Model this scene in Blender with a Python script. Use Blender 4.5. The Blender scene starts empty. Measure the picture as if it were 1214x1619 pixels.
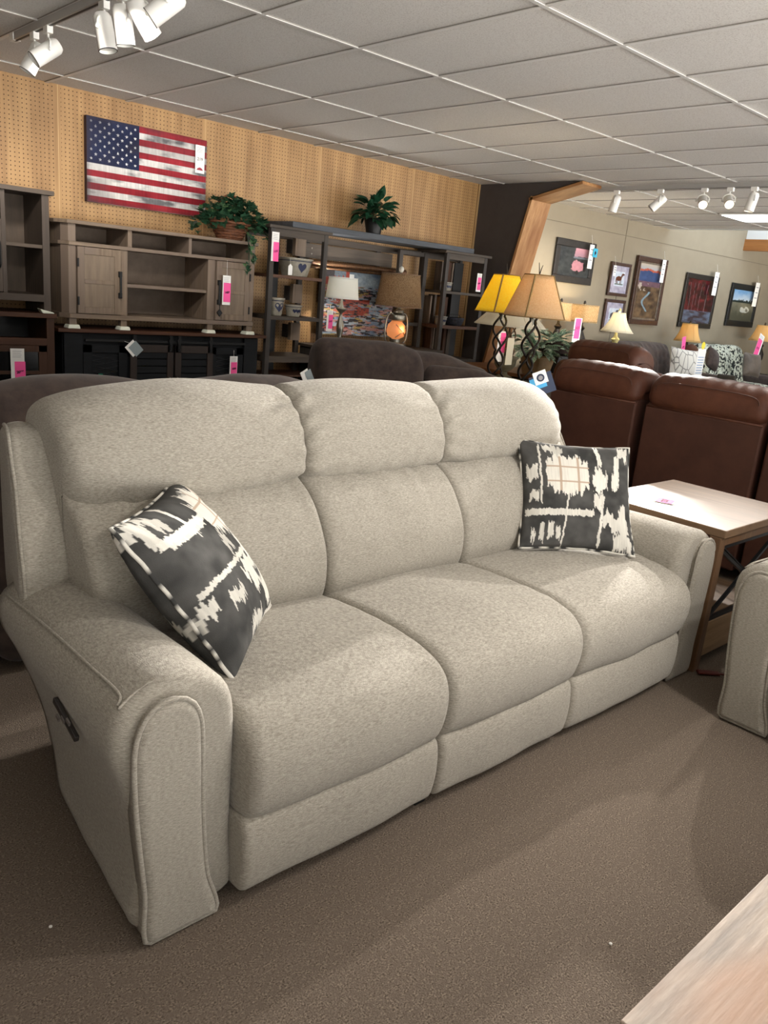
import bpy, math, random
import numpy as np
from mathutils import Vector, Matrix, noise as mnoise
random.seed(7); RNG=np.random.RandomState(5)
C=bpy.context.scene.collection; D=bpy.data; PI=math.pi
# ------------------------------------------------------------------ camera
YAW,PITCH,ROLL,FPX=math.radians(46.44),math.radians(15.63),math.radians(5.374),1260.
CAMH=1.45
fw=Vector((math.cos(YAW)*math.cos(PITCH),math.sin(YAW)*math.cos(PITCH),-math.sin(PITCH)))
r0=Vector((math.sin(YAW),-math.cos(YAW),0)); u0=r0.cross(fw)
rt=r0*math.cos(ROLL)+u0*math.sin(ROLL); up=-r0*math.sin(ROLL)+u0*math.cos(ROLL)
CAM=Vector((0,0,CAMH))
cd=D.cameras.new('camera'); cam=D.objects.new('camera',cd); C.objects.link(cam)
cam.matrix_world=Matrix(((rt.x,up.x,-fw.x,0),(rt.y,up.y,-fw.y,0),(rt.z,up.z,-fw.z,CAMH),(0,0,0,1)))
cd.sensor_fit='VERTICAL'; cd.sensor_height=36; cd.lens=FPX/1619*36; cd.clip_start=.02
bpy.context.scene.camera=cam
def at(x,y,X=None,Y=None,Z=None):
    """the point of the place seen at a pixel, on the plane X=, Y= or Z="""
    d=fw*FPX+rt*(x-607)-up*(y-809.5)
    t=(X/d.x) if X is not None else (Y/d.y) if Y is not None else (Z-CAMH)/d.z
    return CAM+d*t
# ------------------------------------------------------------------ materials
def lin(c):
    if isinstance(c,str):
        c=[int(c[i:i+2],16)/255 for i in (0,2,4)]
        c=[v/12.92 if v<=.04045 else ((v+.055)/1.055)**2.4 for v in c]
    return (*c,1)
MATS={}
def mat(name,c1,c2=None,sc=(20,20,20),rough=.7,metal=0,bump=0,detail=4,c3=None,sc2=None,spec=None,contrast=.18,sheen=0,bsc=None):
    if name in MATS: return MATS[name]
    m=D.materials.new(name); m.use_nodes=True; MATS[name]=m
    N=m.node_tree.nodes; L=m.node_tree.links; b=N['Principled BSDF']
    b.inputs['Roughness'].default_value=rough; b.inputs['Metallic'].default_value=metal
    if spec is not None: b.inputs['Specular IOR Level'].default_value=spec
    if sheen: b.inputs['Sheen Weight'].default_value=sheen
    b.inputs['Base Color'].default_value=lin(c1)
    if c2 is not None or bump:
        tc=N.new('ShaderNodeTexCoord'); mp=N.new('ShaderNodeMapping'); mp.inputs['Scale'].default_value=sc
        L.new(tc.outputs['Object'],mp.inputs[0])
        nz=N.new('ShaderNodeTexNoise'); nz.inputs['Scale'].default_value=1; nz.inputs['Detail'].default_value=detail
        nz.inputs['Roughness'].default_value=.65
        L.new(mp.outputs[0],nz.inputs['Vector'])
        out=None
        if c2 is not None:
            rp=N.new('ShaderNodeValToRGB'); rp.color_ramp.elements[0].position=.5-contrast; rp.color_ramp.elements[1].position=.5+contrast
            rp.color_ramp.elements[0].color=lin(c2); rp.color_ramp.elements[1].color=lin(c1)
            L.new(nz.outputs[0],rp.inputs[0]); out=rp.outputs[0]
            if c3 is not None:
                mp2=N.new('ShaderNodeMapping'); mp2.inputs['Scale'].default_value=sc2 or (3,3,3); L.new(tc.outputs['Object'],mp2.inputs[0])
                n2=N.new('ShaderNodeTexNoise'); n2.inputs['Scale'].default_value=1; n2.inputs['Detail'].default_value=3; L.new(mp2.outputs[0],n2.inputs['Vector'])
                r2=N.new('ShaderNodeValToRGB'); r2.color_ramp.elements[0].position=.42; r2.color_ramp.elements[1].position=.66
                L.new(n2.outputs[0],r2.inputs[0]); mx=N.new('ShaderNodeMixRGB'); L.new(r2.outputs[0],mx.inputs[0]); L.new(out,mx.inputs[1]); mx.inputs[2].default_value=lin(c3); out=mx.outputs[0]
            L.new(out,b.inputs['Base Color'])
        if bump:
            bp=N.new('ShaderNodeBump'); bp.inputs['Strength'].default_value=bump; bp.inputs['Distance'].default_value=.004
            src=nz
            if bsc:
                mp3=N.new('ShaderNodeMapping'); mp3.inputs['Scale'].default_value=bsc; L.new(tc.outputs['Object'],mp3.inputs[0])
                src=N.new('ShaderNodeTexNoise'); src.inputs['Scale'].default_value=1; src.inputs['Detail'].default_value=3; L.new(mp3.outputs[0],src.inputs['Vector'])
            L.new(src.outputs[0],bp.inputs['Height']); L.new(bp.outputs[0],b.inputs['Normal'])
    return m
def wood(name,c1,c2,axis='x',c3=None,rough=.55,f=1.,spec=.3):
    s={'x':(2.2*f,38*f,38*f),'y':(38*f,2.2*f,38*f),'z':(38*f,38*f,2.2*f)}[axis]
    s2={'x':(.8,6,6),'y':(6,.8,6),'z':(6,6,.8)}[axis]
    return mat(name,c1,c2,sc=s,rough=rough,bump=.15,detail=6,c3=c3,sc2=s2,contrast=.2,spec=spec)
def emis(name,col,s):
    if name in MATS: return MATS[name]
    m=D.materials.new(name); m.use_nodes=True; MATS[name]=m
    b=m.node_tree.nodes['Principled BSDF']; b.inputs['Base Color'].default_value=lin(col)
    b.inputs['Emission Color'].default_value=lin(col); b.inputs['Emission Strength'].default_value=s
    return m
def shade_mat(name,col,tr=.55,c2=None):
    m=D.materials.new(name); m.use_nodes=True; MATS[name]=m
    N=m.node_tree.nodes; L=m.node_tree.links; N.remove(N['Principled BSDF'])
    o=[n for n in N if n.type=='OUTPUT_MATERIAL'][0]
    a=N.new('ShaderNodeBsdfDiffuse'); t=N.new('ShaderNodeBsdfTranslucent'); mx=N.new('ShaderNodeMixShader'); mx.inputs[0].default_value=tr
    tc=N.new('ShaderNodeTexCoord'); nz=N.new('ShaderNodeTexNoise'); nz.inputs['Scale'].default_value=1; nz.inputs['Detail'].default_value=5
    mp=N.new('ShaderNodeMapping'); mp.inputs['Scale'].default_value=(90,90,130); L.new(tc.outputs['Object'],mp.inputs[0]); L.new(mp.outputs[0],nz.inputs['Vector'])
    rp=N.new('ShaderNodeValToRGB'); rp.color_ramp.elements[0].position=.35; rp.color_ramp.elements[1].position=.65
    rp.color_ramp.elements[0].color=lin(c2 or col); rp.color_ramp.elements[1].color=lin(col); L.new(nz.outputs[0],rp.inputs[0])
    L.new(rp.outputs[0],a.inputs[0]); L.new(rp.outputs[0],t.inputs[0]); L.new(a.outputs[0],mx.inputs[1]); L.new(t.outputs[0],mx.inputs[2]); L.new(mx.outputs[0],o.inputs[0])
    return m
def vcol_mat(name,rough=.8,spec=.2,coat=0,bump=0):
    m=D.materials.new(name); m.use_nodes=True; MATS[name]=m
    N=m.node_tree.nodes; L=m.node_tree.links; b=N['Principled BSDF']; b.inputs['Roughness'].default_value=rough
    b.inputs['Specular IOR Level'].default_value=spec; b.inputs['Coat Weight'].default_value=coat; b.inputs['Coat Roughness'].default_value=.05
    a=N.new('ShaderNodeVertexColor'); a.layer_name='Col'; L.new(a.outputs[0],b.inputs['Base Color'])
    if bump:
        tc=N.new('ShaderNodeTexCoord'); nz=N.new('ShaderNodeTexNoise'); nz.inputs['Scale'].default_value=500; L.new(tc.outputs['Object'],nz.inputs['Vector'])
        bp=N.new('ShaderNodeBump'); bp.inputs['Strength'].default_value=bump; bp.inputs['Distance'].default_value=.002; L.new(nz.outputs[0],bp.inputs['Height']); L.new(bp.outputs[0],b.inputs['Normal'])
    return m
# ------------------------------------------------------------------ mesh helpers
OFF={}
def thing(name,label,cat,loc=(0,0,0),rz=0,group=None,world=False):
    o=D.objects.new(name,None); C.objects.link(o); o.location=loc; o.rotation_euler=(0,0,rz); o.empty_display_size=.05
    o['label']=label; o['category']=cat
    if group: o['group']=group
    OFF[o.name]=Vector(loc) if world else Vector((0,0,0))
    return o
def tag(o,label,cat,group=None):
    o['label']=label; o['category']=cat
    if group: o['group']=group
    return o
def struct(o): o['kind']='structure'; return o
class MB:
    def __init__(s): s.v=[]; s.f=[]; s.m=[]; s.cm=0; s.col=None
    def add(s,V,F):
        n=len(s.v); s.v+= [tuple(v) for v in V]; s.f+=[tuple(i+n for i in f) for f in F]; s.m+=[s.cm]*len(F); return s
    def box(s,x0,x1,y0,y1,z0,z1):
        V=[(x,y,z) for x in(x0,x1) for y in(y0,y1) for z in(z0,z1)]
        return s.add(V,[(0,1,3,2),(4,6,7,5),(0,4,5,1),(2,3,7,6),(0,2,6,4),(1,5,7,3)])
    def obox(s,c,ax,h):
        c=Vector(c); ax=[Vector(a).normalized() for a in ax]
        V=[c+ax[0]*h[0]*i+ax[1]*h[1]*j+ax[2]*h[2]*k for i in(-1,1) for j in(-1,1) for k in(-1,1)]
        return s.add(V,[(0,1,3,2),(4,6,7,5),(0,4,5,1),(2,3,7,6),(0,2,6,4),(1,5,7,3)])
    def bar(s,a,b,w,d,upv=(0,0,1)):
        a=Vector(a);b=Vector(b); t=(b-a).normalized(); sd=t.cross(Vector(upv))
        if sd.length<1e-3: sd=t.cross(Vector((0,1,0)))
        sd.normalize(); n=sd.cross(t)
        return s.obox((a+b)/2,(t,sd,n),((b-a).length/2,w/2,d/2))
    def prism(s,poly,axis,a,b):
        def P(p,h): return {'x':(h,p[0],p[1]),'y':(p[0],h,p[1]),'z':(p[0],p[1],h)}[axis]
        n=len(poly); V=[P(p,a) for p in poly]+[P(p,b) for p in poly]
        F=[tuple(range(n))[::-1],tuple(range(n,2*n))]+[(i,(i+1)%n,n+(i+1)%n,n+i) for i in range(n)]
        return s.add(V,F)
    def tube(s,pts,r,seg=8,closed=False,r2=None):
        pts=[Vector(p) for p in pts]; n=len(pts); V=[]; F=[]; prev=None
        for i,p in enumerate(pts):
            t=(pts[(i+1)%n]-pts[i-1]) if (closed or 0<i<n-1) else (pts[1]-pts[0] if i==0 else pts[-1]-pts[-2])
            t=t.normalized() if t.length>1e-9 else Vector((0,0,1))
            if prev is None:
                a=t.cross(Vector((0,0,1))); 
                if a.length<.1: a=t.cross(Vector((0,1,0)))
            else: a=prev-t*prev.dot(t)
            a.normalize(); prev=a; b=t.cross(a)
            rr=r if r2 is None else r+(r2-r)*i/(n-1)
            V+=[p+(a*math.cos(2*PI*k/seg)+b*math.sin(2*PI*k/seg))*rr for k in range(seg)]
        for i in range(n if closed else n-1):
            for k in range(seg): F.append((i*seg+k,i*seg+(k+1)%seg,((i+1)%n)*seg+(k+1)%seg,((i+1)%n)*seg+k))
        if not closed: F+=[tuple(range(seg))[::-1],tuple(range((n-1)*seg,n*seg))]
        return s.add(V,F)
    def lathe(s,prof,c=(0,0,0),seg=24,axis=None,sq=None,capped=True):
        V=[];F=[];c=Vector(c); M=Matrix.Identity(3)
        if axis is not None: M=Vector((0,0,1)).rotation_difference(Vector(axis)).to_matrix()
        for r,z in prof:
            for k in range(seg):
                a=2*PI*k/seg; x,y=math.cos(a),math.sin(a)
                if sq:
                    q=max(abs(x),abs(y)); q=1/((abs(x)**sq+abs(y)**sq)**(1/sq)); x*=q; y*=q
                V.append(c+M@Vector((r*x,r*y,z)))
        n=len(prof)
        for i in range(n-1):
            for k in range(seg): F.append((i*seg+k,i*seg+(k+1)%seg,(i+1)*seg+(k+1)%seg,(i+1)*seg+k))
        if capped: F+=[tuple(range(seg))[::-1],tuple(range((n-1)*seg,n*seg))]
        return s.add(V,F)
    def loft(s,rings,cap=True):
        n=len(rings[0]); V=[p for r in rings for p in r]; F=[]
        for i in range(len(rings)-1):
            for k in range(n): F.append((i*n+k,i*n+(k+1)%n,(i+1)*n+(k+1)%n,(i+1)*n+k))
        if cap:
            b=(len(rings)-1)*n
            V+= [tuple(np.mean(np.array(rings[0]),0)),tuple(np.mean(np.array(rings[-1]),0))]
            c0=len(V)-2
            for k in range(n): F.append((k,c0,(k+1)%n)); F.append((b+k,b+(k+1)%n,c0+1))
        return s.add(V,F)
    def xf(s,M):
        s.v=[tuple(M@Vector(v)) for v in s.v]; return s
    def build(s,name,material,parent=None,smooth=False,bevel=0,loc=None,subsurf=0):
        me=D.meshes.new(name)
        off=Vector((0,0,0))
        if parent is not None: off=OFF.get(parent.name,off)
        elif loc is not None: off=Vector(loc)
        me.from_pydata([tuple(Vector(v)-off) for v in s.v],[],s.f); me.validate()
        ms=material if isinstance(material,(list,tuple)) else [material]
        for m in ms: me.materials.append(m)
        if len(ms)>1: me.polygons.foreach_set('material_index',s.m)
        o=D.objects.new(name,me); C.objects.link(o)
        import bmesh
        bm=bmesh.new(); bm.from_mesh(me); bmesh.ops.recalc_face_normals(bm,faces=bm.faces); bm.to_mesh(me); bm.free()
        if smooth:
            me.polygons.foreach_set('use_smooth',[True]*len(me.polygons))
            if smooth=='auto': me.set_sharp_from_angle(angle=math.radians(40))
        if parent is not None: o.parent=parent; OFF[o.name]=off
        elif loc is not None: o.location=loc; OFF[o.name]=off
        if bevel:
            b=o.modifiers.new('bevel','BEVEL'); b.width=bevel; b.segments=2; b.limit_method='ANGLE'
        if subsurf:
            b=o.modifiers.new('ss','SUBSURF'); b.levels=b.render_levels=subsurf
        return o
def copy_tree(o,parent=None):
    c=o.copy(); C.objects.link(c); OFF[c.name]=OFF.get(o.name,Vector((0,0,0)))
    if parent is not None: c.parent=parent
    for ch in [x for x in D.objects if x.parent==o]: copy_tree(ch,c)
    return c
def smooth_closed(P,n):
    P=np.array(P,float); m=len(P); out=[]
    for i in range(m):
        p0,p1,p2,p3=P[i-1],P[i],P[(i+1)%m],P[(i+2)%m]
        for t in np.linspace(0,1,12,endpoint=False):
            out.append(.5*((2*p1)+(-p0+p2)*t+(2*p0-5*p1+4*p2-p3)*t*t+(-p0+3*p1-3*p2+p3)*t**3))
    out=np.array(out); d=np.r_[0,np.cumsum(np.linalg.norm(np.diff(np.r_[out,out[:1]],axis=0),axis=1))]
    s=np.linspace(0,d[-1],n,endpoint=False); o2=np.r_[out,out[:1]]
    return np.c_[np.interp(s,d,o2[:,0]),np.interp(s,d,o2[:,1])]
def smooth_open(P,n):
    P=[np.array(p,float) for p in P]; out=[]
    for i in range(len(P)-1):
        p0=P[max(i-1,0)];p1=P[i];p2=P[i+1];p3=P[min(i+2,len(P)-1)]
        for t in np.linspace(0,1,n,endpoint=False):
            out.append(.5*((2*p1)+(-p0+p2)*t+(2*p0-5*p1+4*p2-p3)*t*t+(-p0+3*p1-3*p2+p3)*t**3))
    out.append(P[-1]); return [Vector(p) for p in out]
def normals2(B):
    T=np.roll(B,-1,0)-np.roll(B,1,0); N=np.c_[T[:,1],-T[:,0]]; N/=np.linalg.norm(N,axis=1)[:,None]+1e-9
    area=np.sum(B[:,0]*np.roll(B[:,1],-1)-np.roll(B[:,0],-1)*B[:,1])
    return N if area>0 else -N
def cushion(prof,x0,x1,r=.05,crown=.015,nx=26,n=90,disp=None,mb=None,warp=None):
    """a stuffed shape: closed outline in (y,z) swept from x0 to x1 with rounded ends"""
    B=smooth_closed(prof,n); N=normals2(B); mb=mb or MB()
    xs=[]; 
    for a in np.linspace(0,PI/2,7): xs.append(x0+r*(1-math.cos(a)))
    xs+=list(np.linspace(x0+r,x1-r,nx)[1:-1])
    for a in np.linspace(PI/2,0,7): xs.append(x1-r*(1-math.cos(a)))
    rings=[]
    for x in xs:
        e=min(x-x0,x1-x); d=r-math.sqrt(max(r*r-(r-min(e,r))**2,0)) if e<r else 0
        t=(x-x0)/(x1-x0); cr=crown*math.sin(PI*t)
        ring=[]
        for k in range(n):
            h=-d+cr
            if disp: h+=disp(x,t,B[k,0],B[k,1])*min(1,e/r+.15)
            y,z=B[k]+N[k]*h
            p=(x,y,z)
            if warp: p=warp(*p)
            ring.append(p)
        rings.append(ring)
    return mb.loft(rings)
def grid_paint(mb,w,h,nx,ny,fn,place):
    """a painted surface: nx*ny cells, colours given per vertex by fn(u,v), placed by place(u,v); v goes down"""
    U,V=np.meshgrid(np.linspace(0,1,nx+1),np.linspace(0,1,ny+1))
    col=fn(U,V)
    P=place(U,V).reshape(-1,3)
    n0=len(mb.v); mb.v+= [tuple(p) for p in P]
    W=nx+1
    fs=[(n0+j*W+i,n0+j*W+i+1,n0+(j+1)*W+i+1,n0+(j+1)*W+i) for j in range(ny) for i in range(nx)]
    mb.f+=fs; mb.m+=[mb.cm]*len(fs)
    return n0,col.reshape(-1,3)
def set_cols(o,ranges,default=(.1,.1,.1)):
    me=o.data; a=me.color_attributes.new('Col','FLOAT_COLOR','POINT')
    A=np.ones((len(me.vertices),4)); A[:,:3]=default
    for n0,c in ranges: A[n0:n0+len(c),:3]=c
    a.data.foreach_set('color',A.ravel())
def nz2(U,V,su,sv,seed=0,octs=3):
    """cheap value noise on arrays"""
    out=np.zeros_like(U); amp=1; tot=0
    for o in range(octs):
        rs=np.random.RandomState(seed*17+o*5+1); G=rs.rand(256,256)
        x=U*su*2**o+seed*3.7; y=V*sv*2**o+seed*1.3
        xi=np.floor(x).astype(int); yi=np.floor(y).astype(int); fx=x-xi; fy=y-yi
        fx=fx*fx*(3-2*fx); fy=fy*fy*(3-2*fy)
        g=lambda a,b: G[a%256,b%256]
        out+=amp*((g(xi,yi)*(1-fx)+g(xi+1,yi)*fx)*(1-fy)+(g(xi,yi+1)*(1-fx)+g(xi+1,yi+1)*fx)*fy); tot+=amp; amp*=.5
    return out/tot
def L3(c): return np.array(lin(c)[:3])
def mixc(a,b,t): t=np.clip(t,0,1)[...,None]; return a*(1-t)+b*t
def textmesh(name,body,size,M,material,parent,bold=.0):
    cu=D.curves.new(name,'FONT'); cu.body=body; cu.size=size; cu.align_x='CENTER'; cu.align_y='CENTER'; cu.extrude=.0004; cu.offset=bold
    t=D.objects.new('t',cu); me=D.meshes.new_from_object(t); D.objects.remove(t)
    me.transform(M); me.materials.append(material)
    o=D.objects.new(name,me); C.objects.link(o); o.parent=parent; OFF[o.name]=OFF.get(parent.name,Vector((0,0,0)))
    return o
def noise3(x,y,z): return mnoise.noise(Vector((x,y,z)))
# ------------------------------------------------------------------ palette
M_fab=mat('oatmeal_fabric','b3ada1','7b756b',sc=(100,100,420),rough=.95,bump=.5,detail=5,contrast=.22,sheen=.15,spec=.1,bsc=(400,400,800))
M_fabd=mat('oatmeal_piping','b9b2a3','8a8378',sc=(200,200,300),rough=.95,spec=.1)
M_dark=mat('black_plastic','0c0c0d',rough=.5)
M_white=mat('white_paint','e6e4de',rough=.45)
M_paper=mat('tag_paper','f1f0ec',rough=.8)
M_pink=mat('pink_sticker','ff5fa6',rough=.8)
M_ink=mat('ink','2a1422',rough=.8)
M_grayink=mat('grey_print','8b8a90',rough=.8)
M_iron=mat('dark_iron','17130f','2a221b',sc=(40,40,40),rough=.5,metal=.4)
M_black=mat('black_iron','0a0a0b',rough=.55,metal=.2)
M_nick=mat('brushed_nickel','8d8a80',rough=.3,metal=.9)
# ------------------------------------------------------------------ the room
HC=2.658; YW=6.46
carpet=mat('carpet_pile','8a7d70','453c35',sc=(190,260,190),rough=1,bump=.9,detail=6,c3='6a5f55',sc2=(50,70,50),spec=.05,contrast=.13,bsc=(260,260,260))
o=MB().box(-2,17,-2.6,8,-.05,0).build('floor',carpet); struct(o)
tile=mat('ceiling_tile','e2dfda','bcb7b2',sc=(130,130,130),rough=.95,bump=.6,detail=6,c3='d6d3ce',sc2=(60,60,60),contrast=.14,spec=.1)
o=MB().box(-2,11.3,-2.6,YW+.1,HC+.004,HC+.05).build('ceiling',tile); struct(o)
g=MB()
x=2.996-.61*8
while x<11.3: g.box(x-.012,x+.012,-2.6,YW,HC-.004,HC+.01); x+=.61
y=2.458-1.22*4
while y<YW: g.box(-2,11.3,y-.012,y+.012,HC-.0045,HC+.01); y+=1.22
o=g.build('trim_1',mat('grid_white','d6d4d0',rough=.4)); struct(o)
g=MB()
x=2.996-.61*8
while x<11.3: g.box(x-.014,x+.014,-2.6,YW,HC-.001,HC+.012); x+=.61
y=2.458-1.22*4
while y<YW: g.box(-2,11.3,y-.014,y+.014,HC-.0012,HC+.012); y+=1.22
o=g.build('trim_2',mat('grid_shade_line','8c8780',rough=.8)); struct(o)  # darker strips stand in for the recess shadow beside the grid bars
# pegboard
def pegboard():
    m=D.materials.new('pegboard'); m.use_nodes=True; N=m.node_tree.nodes; L=m.node_tree.links; b=N['Principled BSDF']; b.inputs['Roughness'].default_value=.45; b.inputs['Specular IOR Level'].default_value=.3
    tc=N.new('ShaderNodeTexCoord'); sp=N.new('ShaderNodeSeparateXYZ'); L.new(tc.outputs['Object'],sp.inputs[0])
    def mth(op,a,bv=None,c=None):
        n=N.new('ShaderNodeMath'); n.operation=op
        for i,v in enumerate((a,bv,c)):
            if v is None: continue
            if isinstance(v,(int,float)): n.inputs[i].default_value=v
            else: L.new(v,n.inputs[i])
        return n.outputs[0]
    X,Z=sp.outputs[0],sp.outputs[2]; s=.0305
    fx=mth('SUBTRACT',mth('FRACT',mth('DIVIDE',X,s)),.5); fz=mth('SUBTRACT',mth('FRACT',mth('DIVIDE',Z,s)),.5)
    d=mth('SQRT',mth('ADD',mth('MULTIPLY',fx,fx),mth('MULTIPLY',fz,fz)))
    hole=mth('LESS_THAN',d,.145)
    pan=mth('FRACT',mth('DIVIDE',mth('SUBTRACT',X,2.465-1.22),1.22))      # 1.22 m sheets
    edge=mth('GREATER_THAN',mth('ABSOLUTE',mth('SUBTRACT',pan,.5)),.483)
    hole=mth('MULTIPLY',hole,mth('SUBTRACT',1,edge))
    seam=mth('GREATER_THAN',mth('ABSOLUTE',mth('SUBTRACT',pan,.5)),.4985)
    mp=N.new('ShaderNodeMapping'); mp.inputs['Scale'].default_value=(16,1,1.3); L.new(tc.outputs['Object'],mp.inputs[0])
    nz=N.new('ShaderNodeTexNoise'); nz.inputs['Scale'].default_value=1; nz.inputs['Detail'].default_value=6; L.new(mp.outputs[0],nz.inputs['Vector'])
    rp=N.new('ShaderNodeValToRGB'); rp.color_ramp.elements[0].position=.3; rp.color_ramp.elements[1].position=.62
    rp.color_ramp.elements[0].color=lin('9c774e'); rp.color_ramp.elements[1].color=lin('bb9464'); L.new(nz.outputs[0],rp.inputs[0])
    n3=N.new('ShaderNodeTexNoise'); n3.inputs['Scale'].default_value=2.3; L.new(tc.outputs['Object'],n3.inputs['Vector'])
    mx0=N.new('ShaderNodeMixRGB'); mx0.blend_type='MULTIPLY'; mx0.inputs[0].default_value=.35; L.new(rp.outputs[0],mx0.inputs[1]); L.new(n3.outputs[0],mx0.inputs[2])
    mx=N.new('ShaderNodeMixRGB'); L.new(hole,mx.inputs[0]); L.new(mx0.outputs[0],mx.inputs[1]); mx.inputs[2].default_value=lin('4e341a')
    my=N.new('ShaderNodeMixRGB'); L.new(seam,my.inputs[0]); L.new(mx.outputs[0],my.inputs[1]); my.inputs[2].default_value=lin('c9a878')
    L.new(my.outputs[0],b.inputs['Base Color'])
    return m
o=MB().box(-2,7.15,YW,YW+.1,0,HC+.004).build('wall_back',pegboard()); struct(o)
o=MB().box(-2.0,-1.9,-2.6,YW,0,HC+.004).build('wall_left',mat('left_wall_paint','6f675b',rough=.9)); struct(o)  # unseen side wall, added to block world light from the left
o=MB().box(7.12,7.15,YW-.012,YW,0,HC).build('trim_3',wood('tanstrip','a98a60','8a6b45','z')); struct(o)
taupe=mat('taupe_paint','958b78','8f8573',sc=(3,3,3),rough=.8,spec=.15)
o=MB().box(7.15,17,YW,YW+.1,0,5).build('wall_back_right',taupe); struct(o)
g=MB(); g.box(7.45,17,YW-.004,YW+.01,2.445,2.452)
for xx in (10.25,): g.box(xx,xx+.008,YW-.004,YW+.01,0,HC)
o=g.build('trim_4',mat('taupe_seam','6d6453',rough=.8)); struct(o)
dk=mat('charcoal_wall','4c4643','46403d',sc=(4,4,4),rough=.75,spec=.2)
poly=[(YW,0),(YW,HC),(5.14,HC),(5.70,2.525),(6.256,0)]
o=MB().prism(poly,'x',7.15,7.44).build('wall_partition',dk); struct(o)
ced=wood('cedar','bd9164','9b7044','z',c3='8a5d38',rough=.5); cedy=wood('cedar_beam','bd9164','9b7044','y',c3='8a5d38',rough=.5)
def edgeboard(a,b,w0,w1,t,m,nm):
    a=Vector((0,*a)); b=Vector((0,*b)); d=(b-a).normalized(); n=Vector((0,-d.z,d.y)); 
    if n.y>0: n=-n
    V=[]
    for X in (w0,w1):
        for p in (a,b,b+n*t,a+n*t): V.append((X,p.y,p.z))
    g=MB().add(V,[(0,1,2,3),(7,6,5,4),(0,4,5,1),(1,5,6,2),(2,6,7,3),(3,7,4,0)])
    o=g.build(nm,m); struct(o)
edgeboard((6.256,0),(5.705,2.525),7.125,7.46,.03,ced,'trim_5')
edgeboard((5.73,2.505),(5.08,2.655),7.125,7.46,.03,cedy,'trim_6')
# raised ceiling with skylight beyond, and lower bay after it
o=MB().box(11.3,11.4,-2.6,YW,HC,3.4).build('trim_7',mat('shaft_white','dcdedd',rough=.8)); struct(o)
o=MB().box(13.9,17,-2.6,YW,2.72,2.78).build('ceiling_far',tile); struct(o)
o=MB().box(13.86,13.96,-2.6,YW,2.60,2.78).build('trim_8',wood('cedar_far','a8713f','8a5a30','y')); struct(o)
o=MB().box(13.9,14,-2.6,YW,2.78,3.4).build('trim_9',MATS['shaft_white']); struct(o)
o=MB().box(17,17.1,-2.6,YW,0,5).build('wall_right',taupe); struct(o)
o=MB().box(11.3,14,2.0,YW,3.4,3.42).build('window_1',emis('skylight_glass','dcebfa',1.6)); struct(o)
o=MB().box(12.6,12.7,2.0,YW,3.36,3.4).build('trim_10',MATS['shaft_white']); struct(o)
# lit ceiling panel in the right bay
t=thing('ceiling_light','bright white rectangular panel light in the right-hand ceiling','ceiling light',(9.9,4.5,HC-.02),world=True)
MB().box(9.6,10.25,3.6,4.84,HC-.02,HC-.004).build('frame',M_white,t)
MB().box(9.62,10.23,3.62,4.82,HC-.024,HC-.018).build('diffuser',emis('panel_glow','f4f8ff',9),t)

# ------------------------------------------------------------------ recliner sofas in oatmeal fabric
def arm_rings(W,side,n=70):
    prof=[(.01,.02),(.004,.16),(-.008,.30),(-.03,.40),(-.052,.47),(-.055,.525),(-.04,.575),(.005,.612),(.07,.632),(.14,.627),(.195,.60),(.228,.55),(.238,.47),(.238,.34),(.238,.18),(.236,.03)]
    B=smooth_closed(prof,n); N=normals2(B)
    zmax=.64
    def yend(z): 
        return float(np.interp(z,[0,.05,.14,.26,.42,.6],[.50,.58,.65,.71,.78,.80]))
    rings=[]
    st=[]
    for a in np.linspace(0,PI/2,7): st.append((-.0+.035*(1-math.sin(a)) if 0 else .035*(1-math.sin(a)),.035*(1-math.cos(a)) ,0))
    # (inset, y)
    for a in np.linspace(PI/2,0,7): rings.append((.04*(1-math.cos(a)) if 0 else .04*(1-math.cos(PI/2-a))*0+.04*(1-math.sin(PI/2-a)), .04*(1-math.cos(PI/2-a)),0))
    out=[]
    for ins,yy,_ in rings: out.append([(B[k,0]-N[k,0]*ins,yy,B[k,1]-N[k,1]*ins) for k in range(n)])
    for t in np.linspace(.06,1,16):
        ring=[]
        for k in range(n):
            z=B[k,1]; x=B[k,0]; y=.04+(yend(z)-.04)*t
            if z>.45: z-= .022*t*t*(z-.45)/.18
            if t>.93: pass
            if x<.1: x+=max(0,1-max(x,0)/.1)*(.055*max(0,1-z/.6)+.012)*(max(y,0)/.65)**1.3
            x+= .004*noise3(x*3,y*6,z*6)
            ring.append((x,y,z))
        out.append(ring)
    if side: out=[[(W-p[0],p[1],p[2]) for p in r] for r in out]
    return out
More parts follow.
